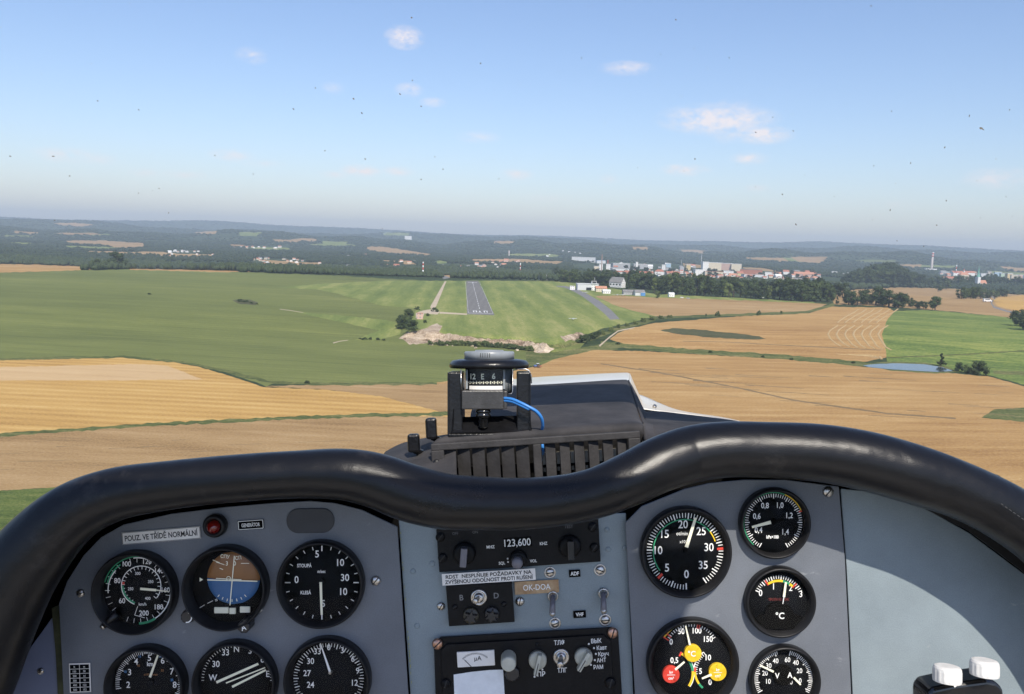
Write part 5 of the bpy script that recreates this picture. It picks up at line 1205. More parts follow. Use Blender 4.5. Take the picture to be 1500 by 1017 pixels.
# tachometer
D = Dial(1003, 807, 66.5, 57, 'large rev counter with numbers 0 to 35 at the upper left of the engine gauges', .847, name='tachometer')
for tx, x, y in [('0',1005.5,841),('5',977,831.5),('10',964.5,806),('15',974,782),('20',1000.5,768),('25',1027,778),('30',1038.5,801.5),('35',1030,827.5)]: D.t(tx, x, y, 11, 0, .88, .01)
D.tk(49, 56, -182, 146, 70, 1.1, major=5, r1m=47, wm=1.7); D.t('ot/min', 999, 781.5, 5, 0, .85, .005); D.t('x100', 1001, 793.5, 4.2, 0, .85, .005)
D.ar(45.5, 47.2, -128, 52, M_green); D.ar(45.5, 47.2, 52, 72, M_yel); D.ar(47, 56, 84, 88, M_red); D.ar(47, 56, -137, -133, M_red)
D.ndl((1004.3,800.5), (1017.8,757.5), 5.2, 3.6); D.disc(1003, 805, 3.5, M_gasket, 'hub', 0, .0036); D.done()
# manifold pressure
D = Dial(1132.5, 765, 51.5, 44.5, 'manifold pressure gauge marked kPa×100 at the upper right of the engine gauges', .847, name='manifold_gauge')
for tx, x, y in [('0,4',1111,776.5),('0,6',1108.5,756),('0,8',1120.5,740.5),('1,0',1142.8,740),('1,2',1156.5,755),('1,4',1150.7,779)]: D.t(tx, x, y, 7.6, 0, .82)
D.t('kPa×100', 1131.5, 786.5, 4.4, 0, .8, .035); D.tk(37, 42, -150, 150, 60, .95, major=6, r1m=35, wm=1.3)
D.ar(43, 44.6, -138, 22, M_green); D.ar(43, 44.6, 22, 66, M_yel); D.ar(40, 46, 66, 69, M_red); D.ndl((1127.5,764), (1100,771), 5, 3); D.disc(1132, 763.5, 4.2, M_gasket, 'hub', 0, .004)
D.ndl((1136,762.5), (1146,759.5), 2.4, 3.2, M_gasket, 'needle_tail'); D.done()
# temperature
D = Dial(1140, 879.5, 51.5, 43.5, 'oil temperature gauge with a black lower dome marked °C right of the rev counter', .847, name='temperature_gauge')
for tx, x, y in [('0',1114,868.5),('1',1133,859),('2',1158,861),('3',1173,870)]: D.t(tx, x, y, 8.6, 0, .85)
D.tk(32, 37, -66, 66, 22, 1.0, major=4, r1m=30, wm=1.5)
D.ar(27.5, 31, -32, 12, M_yel); D.ar(27.5, 31, 12, 33, M_green); D.ar(27.5, 31, 33, 44, M_yel); D.ar(27.5, 36, -36, -32, M_red); D.ar(27.5, 36, 44, 48, M_red)
e_ = MB(); D.t('TEPLOTA VZDUCHU', 1140.5, 878, 3.4, 0, .62, mb=e_); e_.build('red_lettering', M_redtx, D.r.e)
D.ndl((1144.8,883), (1147,870), 1, 1.2, M_white, 'needle_stem'); D.ndl((1146.5,873), (1149.3,851.5), 3.6, 2.8)
dm = MB(); cc = D.pt(1140.5, 903)
arcp = [(cc[0]+22*D.k*math.cos(R(a)), cc[1]+22*D.k*math.sin(R(a))) for a in range(10, 171, 8)]
dm.prism([(cc[0]+34*D.k, cc[1]-2*D.k), (cc[0]+30*D.k, cc[1]+2*D.k)]+arcp+[(cc[0]-30*D.k, cc[1]+2*D.k), (cc[0]-34*D.k, cc[1]-2*D.k), (cc[0]-20*D.k, cc[1]-17*D.k), (cc[0]+20*D.k, cc[1]-17*D.k)], D.z, D.z+.003); dm.build('lower_mask', M_gasket, D.r.e)
D.t('°C', 1141, 900.5, 8.6, 0, .95, .02, dz=.0034); D.done()
# triple gauge
D = Dial(1013, 970, 67, 57, 'triple engine gauge with yellow and red hub discs at the bottom', .847, name='triple_engine_gauge')
for tx, x, y in [('0',983,940),('50',998,924.6),('100',1021,923.7),('150',1037.5,936),('0,5',987.7,967),('10',1037.5,963),('5',1026,983),('0',1040,999)]: D.t(tx, x, y, 7.8, 0, .85, .02)
ctop = D.pt(1013, 955)
ticks(D.W, ctop, 37*D.k, 41*D.k, -58, 58, 20, 1.1*D.k, D.z+.0003, major=4)
for a0, a1, mt in ((-56,-38,M_yel),(-38,10,M_green)):
    q = MB(); arc(q, D.pt(1013,960), 47*D.k, 50*D.k, a0, a1, D.z+.0005); q.build('range_arc', mt, D.r.e)
for a in (-58, -50, 10, 14):
    q = MB(); arc(q, D.pt(1013,960), 40*D.k, 50*D.k, a, a+2.4, D.z+.0006); q.build('red_line', M_red, D.r.e)
cl_ = D.pt(982, 986); cr_ = D.pt(1050, 983)
for a0, a1, mt in ((30,55,M_yel),(55,85,M_green),(85,125,M_yel)):
    q = MB(); arc(q, cl_, 31*D.k, 34.5*D.k, a0, a1, D.z+.0005); q.build('range_arc', mt, D.r.e)
q = MB(); arc(q, cl_, 28*D.k, 35*D.k, 25, 30, D.z+.0006); q.build('red_line', M_red, D.r.e)
for a0, a1, mt in ((-92,-80,M_red),(-125,-92,M_yel),(-140,-125,M_green)):
    q = MB(); arc(q, cr_, 30.5*D.k, 33.5*D.k, a0, a1, D.z+.0005); q.build('range_arc', mt, D.r.e)
arc(D.W, cr_, 33*D.k, 34.6*D.k, -100, -35, D.z+.0003); ticks(D.W, cr_, 28.5*D.k, 34*D.k, -98, -35, 10, 1*D.k, D.z+.0003)
arc(D.W, cl_, 34.5*D.k, 35.5*D.k, 35, 125, D.z+.0003)
D.ndl((1009.5,943), (1003,914.5), 3, 1.6, M_cream); D.ndl((988,979), (1001.5,967.5), 3.4, 2.4, M_cream); D.ndl((1041,986), (1027,992), 3.4, 2.4, M_cream)
D.disc(1014, 955.5, 12.6, M_yel, 'hub_disc'); D.disc(982, 986.5, 12.4, M_red, 'hub_disc'); D.disc(1050, 983, 12.8, M_yel, 'hub_disc')
D.t('°C', 1012, 955.5, 7.5, 0, .95, .02, dz=.0043)
for x, y in ((982,986.5),(1050,983)):
    D.t('kg', x, y-4.2, 4.0, 0, .9, .02, dz=.0043); D.t('cm²', x, y+4.6, 4.0, 0, .9, .02, dz=.0043); a = D.pt(x-6, y); c = D.pt(x+6, y); bar(D.W, a, c, .7*D.k, D.z+.0043)
D.done()
# volt-ampere
D = Dial(1147, 994, 51.5, 43.5, 'combined V and A gauge below the temperature gauge', .847, name='volt_ammeter')
for tx, x, y in [('40',1136,968),('60',1153.5,966.4),('40',1165.6,970.6),('20',1171,982.5),('30',1126,975),('20',1120.4,986),('10',1125.5,998),('0',1172,997),('30',1157,999)]: D.t(tx, x, y, 6.6, 0, .85)
D.tk(37, 42.5, -118, -14, 26, 1, major=5, r1m=35, wm=1.4); D.tk(37, 42.5, 14, 118, 26, 1, major=5, r1m=35, wm=1.4)
D.disc(1146.5, 988, 15, M_gasket, 'centre_mask', 0, .0030)
D.t('V', 1137, 988, 7.6, 0, .9, .02, dz=.0034); D.t('A', 1155.5, 987, 7.6, 0, .9, .02, dz=.0034)
D.ndl((1131.5,982), (1112,973), 3, 2); D.ndl((1161,990.5), (1171,1001), 3.2, 2.4); D.done()

# --- placards
def placard(name, label, cat_, px, py, w, h, rot, lines, d=.849, bg=None, ink=None, border=None, cap=None, th=.0005, width=None, bold=.012):
    r = Root(name, label, cat_, px, py, d, rot); k = r.k; b = MB(); b.box(-w*k/2, w*k/2, -h*k/2, h*k/2, 0, th); b.build('backing', bg or M_plac, r.e)
    tb = MB(); n = len(lines)
    for i, ln in enumerate(lines):
        y = ((n-1)/2-i)*h*k/n*.9; put_text(tb, ln, (0, y, th+.0002), (cap or h*.5/n)*k, 0, .85, bold, width=(width[i] if isinstance(width, (list, tuple)) else width)*k if width else None)
    if border:
        for a, c in (((-1, -1), (1, -1)), ((1, -1), (1, 1)), ((1, 1), (-1, 1)), ((-1, 1), (-1, -1))):
            bar(tb, (a[0]*(w/2-border)*k, a[1]*(h/2-border)*k), (c[0]*(w/2-border)*k, c[1]*(h/2-border)*k), border*k*.9, th+.0002)
    tb.build('lettering', ink or M_ink, r.e); return r
placard('placard', 'white sticker reading POUZ. VE TŘÍDĚ NORMÁLNÍ above the airspeed gauge', 'placard', 236.5, 784.5, 115, 18, 4.8, ['POUZ. VE TŘÍDĚ NORMÁLNÍ'], cap=7.8, width=107, border=.7, bold=.02)
placard('placard', 'small black label with white frame reading GENERÁTOR beside the red lamp', 'placard', 367.5, 768.8, 38, 14, 4, ['GENERÁTOR'], bg=M_gasket, ink=M_white, border=1.0, cap=5.2, width=27, bold=.02)
placard('placard', 'two-line white sticker reading RDST NESPLŇUJE POŽADAVKY under the radio', 'placard', 716, 845.2, 137, 16.8, 3.6, ['RDST  NESPLŇUJE POŽADAVKY NA', 'ZVÝŠENOU ODOLNOST PROTI RUŠENÍ'], d=.8456, cap=5.3, width=[126, 129], bold=.02)
placard('placard', 'small black label reading ADF', 'placard', 841.8, 840, 16.5, 10.5, 3.5, ['ADF'], d=.855, bg=M_gasket, ink=M_white, cap=5.4, bold=.03)
placard('placard', 'small black label reading VHF', 'placard', 849, 899.8, 18.5, 10.5, 3.5, ['VHF'], d=.855, bg=M_gasket, ink=M_white, cap=5.2, bold=.03)
placard('registration_plate', 'worn brass plate reading OK-DOA', 'plate', 786.3, 860, 64.5, 18.8, 3.2, ['OK-DOA'], d=.854, bg=M_brass, ink=M_white, cap=8.2, width=40, bold=.008)
r = Root('conversion_table', 'small black and white conversion card at the bottom left of the flight panel', 'card', 117.5, 992, .849, 2); k = r.k
b = MB(); b.box(-15.5*k, 15.5*k, -22*k, 20.5*k, 0, .0005); b.build('backing', M_plac, r.e)
b = MB(); tb = MB()
vals = [('ft', 'm'), ('100', '30'), ('200', '61'), ('300', '91'), ('400', '122'), ('500', '152')]
for j, row in enumerate(vals):
    y0 = 18.6-j*6.7
    for i, tx in enumerate(row):
        x0 = -14+i*14.4; b.box(x0*k, (x0+13.4)*k, (y0-5.8)*k, y0*k, .0006, .0008); put_text(tb, tx, ((x0+6.7)*k, (y0-2.9)*k, .0011), 3*k, 0, .85, .01)
b.build('cells', M_gasket, r.e); tb.build('lettering', M_white, r.e)
# red lamp
r = Root('warning_lamp', 'dark red generator warning lamp with black collar', 'lamp', 317, 769, .849); k = r.k
b = MB(); b.lathe([(17*k, 0), (17*k, .006), (15.5*k, .009), (12*k, .010), (11*k, .006), (0, .006)], 40); b.build('collar', M_bez, r.e)
b = MB(); b.lathe([(10.5*k, .005), (10*k, .009), (8*k, .0125), (5*k, .0145), (0, .0155)], 32); b.build('lens', M_lamp, r.e)
# oval blanking cover
r = Root('oval_cover', 'oblong black blanking cover above the vertical speed gauge', 'cover', 455, 762.7, .8497, 1); k = r.k
P_ = [(17*k*math.cos(R(a))+18*k, 18*k*math.sin(R(a))) for a in range(-90, 91, 10)]+[(17*k*math.cos(R(a))-18*k, 18*k*math.sin(R(a))) for a in range(90, 271, 10)]
b = MB(); b.prism(P_, 0, .0014); o = b.build('plate', mat('cover_slate', (.030,.032,.038), .5, var=.15, scale=40), r.e); bv = o.modifiers.new('edge', 'BEVEL'); bv.width = .0006; bv.segments = 2

# --- radio stack
def boxplate(r, poly, z0, z1, mt, name, bev=.0005):
    pts_ = [r.L(x, y, z1) for x, y in poly]; b = MB(); b.prism([(p.x, p.y) for p in pts_], z0, z1); o = b.build(name, mt, r.e)
    if bev: bv = o.modifiers.new('edge', 'BEVEL'); bv.width = bev; bv.segments = 2; bv.limit_method = 'ANGLE'
    return o
def rlocal(r, roll): return -roll
# COMM radio
r = Root('comm_radio', 'black COMM radio unit showing frequency 123,600', 'radio', 760, 800, .853, 3.7); k = r.k
boxplate(r, [(639,777),(640.5,770),(876,754),(880,823),(643.6,838.6)], 0, .004, M_boxk, 'faceplate')
tb = MB(); tt = lambda s, x, y, cap, **q: put_text(tb, s, r.L(x, y, .0043), cap*k, 0, **q)
tt('MHZ', 718.7, 801.3, 4.3, bold=.025); tt('KHZ', 796.3, 796.2, 4.3, bold=.025); tt('VOL', 781.3, 821.8, 4.1, bold=.025); tt('SQL', 735.3, 825, 4.1, bold=.025); tb.build('lettering', M_white, r.e)
for s_, x_, y_, c_ in (('OFF', 667, 781.5, 4), ('ON', 696, 779.5, 4), ('COMM', 755.5, 773, 5.5), ('TEST', 833, 771.5, 4.5)): tb = MB(); tt(s_, x_, y_, c_); tb.build('dim_lettering', M_dim, r.e)
boxplate(r, [(737,789),(778,786),(779.5,800),(738,803)], .0041, .0046, M_gasket, 'display_window', 0)
tb = MB(); put_text(tb, '123,600', r.L(758, 794.8, .0049), 10.4*k, 0, bold=.012, width=38.5*k); tb.build('digits', M_white, r.e)
tb = MB(); 
for x, y in ((743.8,818.5),(744.3,823.3)): tb.lathe([(1.3*k, 0), (1.3*k, .0003), (0, .0003)], 12, X=Matrix.Translation(r.L(x, y, .0042)))
tb.build('dots', M_white, r.e)
def pointer_knob(r, x, y, R1, h1, bw, bl, ang, m1, m2, z=.004, hb=.010):
    k = r.k; b = MB(); X = Matrix.Translation(r.L(x, y, z))
    b.lathe([(R1*k, 0), (R1*k*.97, h1*.7), (R1*k*.88, h1), (R1*k*.6, h1*1.03), (0, h1*1.03)], 40, X=X); o = b.build('knob', m1, r.e)
    q = MB(); Y = X @ Matrix.Rotation(R(ang), 4, 'Z') @ Matrix.Translation((0, 0, h1)); q.box(-bw*k/2, bw*k/2, -bl*k*.55, bl*k*.45, 0, hb, bev=.0008, X=Y); q.build('grip', m2, o)
    return o
pointer_knob(r, 680.5, 810, 16.5, .008, 9.5, 27, -8, M_boxk, M_knobg); pointer_knob(r, 834.5, 799.5, 16.5, .008, 9.5, 27, -2, M_boxk, M_knobk)
pointer_knob(r, 759.5, 818, 13, .007, .1, .1, 0, M_boxk, M_knobk)
b = MB(); b.lathe([(8*k, 0), (8*k, .012), (6*k, .0135), (0, .0137)], 28, X=Matrix.Translation(r.L(757.5, 821, .010))); b.build('inner_knob', M_knobg, r.e)
for x, y in ((645,787),(648.5,817),(868,772),(870.5,802)): screw(r, x, y, 6.8, 50, .004, M_boxk)
# B-D box
r = Root('switch_box', 'small black box with toggle between letters B and D and two star knobs', 'switch box', 704, 885, .853, 3.2); k = r.k
boxplate(r, [(653,858.5),(749.8,853.5),(753.9,911.5),(657.7,918)], 0, .007, M_boxk, 'box')
tb = MB(); put_text(tb, 'B', r.L(676, 875.5, .0073), 8*k, 0, .95, .01); put_text(tb, 'D', r.L(727, 872.5, .0073), 8*k, 0, .95, .01); tb.build('lettering', mat('faded_letters', (.24,.24,.24), .7), r.e)
def toggle(r, x, y, x2, y2, Rr, z=.004, tip=M_chrome, r0=2.6, r1=4.2, h=.016, ringm=None):
    k = r.k; b = MB(); X = Matrix.Translation(r.L(x, y, z)); b.lathe([(Rr*k, 0), (Rr*k, .0015), (Rr*k*.8, .0022), (Rr*k*.74, .0015), (Rr*k*.6, .0015), (Rr*k*.55, .0045), (Rr*k*.3, .005), (0, .005)], 32, X=X); o = b.build('toggle_nut', ringm or M_chrome, r.e)
    q = MB(); a = r.L(x, y, z+.004); c = r.L(x2, y2, z+h); q.tube([a, a.lerp(c, .5), c.lerp(a, .06), c], [r0*k, (r0+r1)/2*k, r1*k, r1*k*.7], 16); q.build('toggle_lever', tip, o); return o
toggle(r, 701.5, 875, 695.5, 881.5, 12, .007)
for x, y, R1 in ((690,901,11.5),(720.5,899,11)):
    b = MB(); X = Matrix.Translation(r.L(x, y, .007)); b.lathe([(R1*k, 0), (R1*k, .003), (R1*k*.85, .004), (0, .004)], 32, X=X); o = b.build('knob', mat('collar_olive', (.05,.045,.03), .4) if x < 700 else M_knobk, r.e)
    st = [(R1*k*(.88 if i % 2 == 0 else .42)*math.cos(R(i*30+15)), R1*k*(.88 if i % 2 == 0 else .42)*math.sin(R(i*30+15))) for i in range(12)]
    q = MB(); q.prism(st, .004, .010, X=X); q.build('star_grip', M_knobk, o)
for x, y in ((666.5,889),(738,885)): screw(r, x, y, 4, 30, .007, M_boxk)
# two chromed toggles
for x, y, x2, y2, lab in ((809.8,873,809,899,'left chromed toggle switch lying down beside the ADF label'),(883.8,869,884.3,895,'right chromed toggle switch near the edge of the pale blue panel')):
    r = Root('toggle_switch', lab, 'switch', x, y, .855, 0, 'chromed toggle switches'); k = r.k
    b = MB(); b.lathe([(8*k, 0), (8*k, .0015), (6.2*k, .003), (5.8*k, .0015), (0, .0015)], 28); b.build('nut', M_chrome, r.e)
    b = MB(); b.lathe([(0, -.0), (5*k, .001), (6*k, .004), (5*k, .0068), (0, .008)], 20); b.build('ball', M_chrome, r.e)
    b = MB(); a = r.L(x, y, .006); c = r.L(x2, y2, .016); b.tube([a, c], [3.6*k, 4.6*k], 16); l = b.build('lever', M_knobg, r.e)
    b = MB(); b.lathe([(0, -4.5*k), (3.6*k, -3*k), (4.6*k, 0), (3.6*k, 3*k), (0, 4.4*k)], 16, X=Matrix.Translation(c)); b.build('lever_tip', M_chrome, l)
# audio panel
r = Root('audio_panel', 'black selector unit with µA meter and ivory knobs at the bottom of the radio stack', 'radio', 772, 985, .853, 3.4); k = r.k
boxplate(r, [(635.4,942),(645,934),(896,919.5),(905.5,925),(914,1060),(640,1080)], 0, .003, M_boxk, 'faceplate')
boxplate(r, [(654,944.5),(884,930.5),(895,939),(902,1062),(650,1078),(646,954)], .0031, .006, M_boxk, 'raised_plate')
screw(r, 641, 943, 8, 40, .004, mat('screw_copper', (.55,.33,.24), .35, 1.0, var=.3, scale=300)); screw(r, 897.4, 927, 8, 70, .004, MATS['screw_copper']); screw(r, 894, 1000, 8, 70, .006, M_boxk); screw(r, 653,1001, 7, 70, .006, M_boxk)
b = MB(); a = r.L(670.5,977,.0062); c = r.L(724,951.5,.0062); b.box(a.x, c.x, a.y, c.y, .006, .0085, bev=.0005); mm = b.build('meter', M_plac, r.e)
tb = MB(); put_text(tb, 'µA', r.L(700, 964.5, .0088), 6.6*k, 0, .95, .005)
ticks(tb, r.L(697, 984, .0088), 25*k, 27.5*k, -42, 42, 26, .5*k, .0088); bar(tb, r.L(681,962,0), r.L(691,972,0), 1*k, .0089); tb.build('scale', M_ink, mm)
b = MB(); a = r.L(666,1030,.0062); c = r.L(737,981,.0062); b.prism([(a.x, a.y), (c.x, a.y), (c.x, c.y), (c.x-20*k, c.y+.0004), (a.x+28*k, c.y-.0003), (a.x+1*k, c.y-3*k)], .0061, .0066); b.build('paper_tape', M_tape, r.e)
o, X = round_knob(r, 745, 963, 11, .020, M_knobw, z=.006)
round_knob(r, 750.5, 984, 11, .007, M_knobk, flutes=7, z=.006)
def ivory(x, y, ang):
    o = pointer_knob(r, x, y, 13.4, .007, 6, 30, ang, M_knobw, M_knobw, .006, .009)
    q = MB(); Y = Matrix.Translation(r.L(x, y, .006)) @ Matrix.Rotation(R(ang), 4, 'Z'); q.box(-.5*k, .5*k, -16*k, 2*k, .0161, .0164, X=Y); q.build('index_line', M_ink, o)
ivory(787.5, 965.5, -16); ivory(854.5, 961, -34)
toggle(r, 822, 962, 820.5, 975, 12, .006, M_chrome, 3, 5, .02)
tb = MB(); T_ = lambda s, x, y, cap, sx=.8: put_text(tb, s, r.L(x, y, .0064), cap*k, 0, sx, .015)
T_('ТЛФ', 819.5, 941.5, 6.4); T_('ТЛГ', 823.5, 982, 6.4); T_('ПР', 793, 987.5, 6.6, .95); T_('ВЫК', 873.5, 939, 6.2); T_('Кавт', 881.5, 949, 5.8); T_('Круч', 884, 958, 5.8); T_('АНТ', 881, 967.2, 5.8); T_('РАМ', 876.5, 977.3, 5.8)
for x, y in ((862.5,943.5),(870,949.5),(872.8,958),(871.3,967),(865.5,974),(783,991.5),(794.5,981)): tb.lathe([(1.5*k, 0), (1.5*k, .0002), (0, .0002)], 10, X=Matrix.Translation(r.L(x, y, .0063)))
tb.build('lettering', M_white, r.e)
b = MB(); b.lathe([(2.5*k, 0), (2.5*k, .001), (0, .0014)], 12, X=Matrix.Translation(r.L(786.5, 943.5, .006))); b.build('pin', M_bez, r.e)

# --- two white caps low on the right
r = Root('cap_holder', 'glossy black holder at the bottom right corner carrying two white caps', 'holder', 1415, 1012, .72); k = r.k
mgl = mat('holder_black', (.01,.01,.011), .12, coat=.6)
b = MB(); b.prism([(p.x, p.y) for p in [r.L(x, y) for x, y in [(1360,1075),(1359,1020),(1366,1009),(1400,1002),(1446,996),(1460,999),(1471,1010),(1474,1075)]]], -.03, 0); o = b.build('holder', mgl, r.e); bv = o.modifiers.new('edge', 'BEVEL'); bv.width = .005; bv.segments = 4
mcap = mat('cap_white', (.80,.78,.73), .4, var=.12, scale=70)
for x, y, R1, lab in ((1387.5,985,20.5,'left white ribbed cap on the black holder'),(1442,976,20.5,'right white ribbed cap on the black holder, standing higher')):
    rr_ = Root('white_cap', lab, 'cap', x, y, .715, -3); k = rr_.k; b = MB(); V = []; Fq = []; n = 64
    for q, (f, z) in enumerate([(.94, -13), (.97, -10), (.97, 2), (.93, 6), (.84, 8.6), (.66, 9.6)]):
        for i in range(n):
            a = 2*math.pi*i/n; g_ = 1-(.022 if (i % 4 < 2 and 0 < q < 3) else 0); V.append((f*R1*k*g_*math.cos(a), z*k, f*R1*k*g_*math.sin(a)))
    for j in range(5):
        for i in range(n): Fq.append((j*n+i, (j+1)*n+i, (j+1)*n+(i+1) % n, j*n+(i+1) % n))
    Fq.append(tuple(5*n+i for i in range(n))[::-1]); b.add(V, Fq, 0, False, Matrix.Rotation(R(-4), 4, 'X')); b.build('cap', mcap, rr_.e)

# --- magnetic compass on its bracket
r = Root('magnetic_compass', 'magnetic compass showing 12 E 6 in a black bracket on top of the dashboard', 'compass', 716, 637, .95, 0); k = r.k
YX = Matrix.Rotation(-math.pi/2, 4, 'X')      # lathe axis -> up
def at(x, y, z=0): p = r.L(x, y, 0); return Vector((p.x, p.y, z))
M_gr = mat('compass_grey', (.26,.28,.29), .35, var=.12, scale=90); M_gun = mat('gunmetal', (.06,.058,.056), .38, .3, var=.25, scale=80, bump=.2, bscale=500)
ZC = -.036
cb = at(715.5, 541, ZC)
b = MB(); H1 = lambda y: (541-y)*k
b.lathe([(0, H1(527)), (38*k, H1(527)), (38*k, H1(517)), (36.5*k, H1(515.2)), (22*k, H1(514.6)), (21*k, H1(513)), (0, H1(512.6))], 56, X=Matrix.Translation(cb) @ YX)
o = b.build('cap', M_gr, r.e)
q = MB()
for i in range(5): a = R(-12+i*5-6); X_ = Matrix.Translation(cb) @ Matrix.Rotation(a, 4, 'Y') @ Matrix.Translation((0, 0, 38*k)); q.box(-.4*k, .4*k, H1(524), H1(517.5), -.0001, .0003, X=X_)
q.build('cap_engraving', M_ink, o)
b = MB(); b.lathe([(0, H1(540)), (50*k, H1(540.5)), (59*k, H1(540.5)), (61*k, H1(538)), (60*k, H1(533)), (56*k, H1(529)), (45*k, H1(526.8)), (0, H1(526.5))], 64, X=Matrix.Translation(cb) @ YX); b.build('flange', M_enam, r.e)
b = MB(); b.lathe([(0, H1(578)), (36.5*k, H1(578)), (36.5*k, H1(541)), (0, H1(541))], 56, X=Matrix.Translation(cb) @ YX); body = b.build('body', M_gr, r.e)
# window: black card drum seen through the front opening
cw = at(711, 541, ZC); RC_ = 60*k
def drum(y0, y1, a0, a1, rad_, mt, nm, off=0):
    V = []; n = 20; off = -22.4*k
    for i in range(n+1):
        a = R(a0+(a1-a0)*i/n)
        for y in (y0, y1): V.append(Vector((math.sin(a)*rad_, H1(y), math.cos(a)*rad_+off))+at(715.5, 541, ZC))
    o = link(nm, mesh_from(nm, V, [(2*i, 2*i+1, 2*i+3, 2*i+2)[::-1] for i in range(n)], mt, True), r.e); return o
drum(542, 571, -32, 20.5, 59.2*k, M_enam, 'card')
drum(566, 571.5, -29, 20, 59.5*k, M_plac, 'lubber_strip')
tb = MB(); c0 = at(715.5, 541, ZC)
def bend_text(s, x, y, cap, sx=.85):
    t0 = MB(); put_text(t0, s, ((x-715.5)*k, H1(y), 0), cap*k, 0, sx, .03)
    V = [Vector((math.sin(v[0]/RC_)*RC_, v[1], math.cos(v[0]/RC_)*RC_-22.4*k))+c0 for v in t0.V]; tb.add(V, t0.F)
bend_text('12', 691.5, 552.0, 8.2, .9); bend_text('E', 706.5, 552.0, 8.2, .85); bend_text('6', 723, 551.5, 8.2, .9)
for i in range(21):
    t0 = MB(); x = (684+i*2.65-715.5)*k; h = 2.2 if i % 2 else 1; t0.box(x-.55*k, x+.55*k, H1(561+h), H1(561-h), 0, .00001)
    tb.add([Vector((math.sin(v[0]/RC_)*RC_, v[1], math.cos(v[0]/RC_)*RC_-22.4*k+.00005))+c0 for v in t0.V[4:]], [(0, 1, 2, 3)])
tb.build('card_markings', M_cream, r.e)
zf = at(0,0,ZC).z+28*k
for xa_, xb_, dz_ in ((681,684.5,.003),(736.5,740,.005)): q = MB(); q.box(at(xa_,0).x, at(xb_,0).x, H1(571)+c0.y, H1(542)+c0.y, zf-.012, zf+dz_, bev=.0005); q.build('window_frame', M_gr, r.e)
drum(542, 571.5, -33, 22, 61*k, M_glass, 'cover_glass')
q = MB(); q.box(*sorted((at(676.5,0).x, at(738,0).x)), at(0,599.5).y, at(0,572).y, -.010, .006, bev=.0012); q.box(at(738,0).x, at(743,0).x, at(0,598.5).y, at(0,573).y, -.012, .004, bev=.0008); q.build('lamp_housing', M_gun, r.e)
q = MB(); zc = -.002; ck = at(708, 600, zc)
q.lathe([(0, 0), (9*k, 0), (11*k, 1.5*k), (11*k, 4*k), (8.5*k, 5.5*k), (11*k, 7*k), (11*k, 10*k), (7*k, 12.5*k), (7*k, 25*k), (5.5*k, 27*k), (0, 27.5*k)], 36, X=Matrix.Translation(ck) @ Matrix.Rotation(math.pi/2, 4, 'X')); q.build('adjuster_knob', mat('adjuster_gloss', (.012,.012,.012), .12, coat=.7), r.e)
for s, x0, x1 in ((-1, 655.5, 677), (1, 757, 777.5)):
    q = MB(); q.box(at(x0,0).x, at(x1,0).x, at(0,637).y, at(0,545.5).y, -.058, -.002, bev=.0016); q.box(at(x0,0).x, at(x0+2.2,0).x if s < 0 else at(x1,0).x, at(0,637).y, at(0,546).y, -.058, .001, bev=.0004) if s < 0 else q.box(at(x1-2.2,0).x, at(x1,0).x, at(0,637).y, at(0,546).y, -.058, .001, bev=.0004)
    q.build('bracket_arm', M_enam, r.e)
q = MB(); q.add([at(661,634,.001), at(779,632.5,.001), at(763,611,-.020), at(677,613,-.020), at(661,638,-.002), at(779,636,-.002)], [(0, 1, 2, 3), (4, 5, 1, 0)]); q.add([at(661,634,.001), at(677,613,-.020), at(677,596,-.012), at(664,600,-.001)], [(0, 1, 2, 3)]); q.add([at(779,632.5,.001), at(763,611,-.020), at(762,596,-.012), at(776,600,-.001)], [(3, 2, 1, 0)])
q.box(at(657,0).x, at(783,0).x, at(0,640).y, at(0,635.5).y, -.060, .003, bev=.0006); q.build('bracket_base', M_enam, r.e)
for P_ in ([at(675.5,541,.002), at(675.5,577,.002)], [at(751,541,.0), at(751,574,.0), at(749,577,.0), at(741,577.5,.0)], [at(755,541,-.002), at(770,540.8,-.002), at(775,543,-.002), at(778,550,-.002), at(778.6,562,-.002)]): q = MB(); q.tube(P_, .8*k, 8); q.build('wire_clip', M_chrome, r.e)
for x in (672, 765):
    b = MB(); b.lathe([(4.5*k, 0), (4.5*k, 1.2*k), (0, 2*k)], 14, X=Matrix.Translation(at(x, 636.5, -.004)) @ YX); b.build('screw', mat('rusty', (.20,.12,.07), .6, .5, var=.3, scale=400), r.e)
mcab = mat('cable_blue', (.045,.22,.58), .35, var=.12, scale=60)
r2 = Root('compass_cable', 'bright blue twin cable looping from the compass lamp down to the dashboard', 'cable', 745, 585, .948)
for dy, dz in ((0, 0), (3.4, -.001)):
    b = MB(); b.tube([r2.L(x, y+dy*(1 if x < 775 else .2)-(0), z+dz+(.0)) if True else None for x, y, z in cat([(738,583.5,.001),(750,585,.006),(762,590,.010),(774,596,.012),(786,603,.012),(793,612,.010),(795,622,.004),(794,630,-.004)], 5)], 2.3*r2.k, 12); b.build('strand', mcab, r2.e)

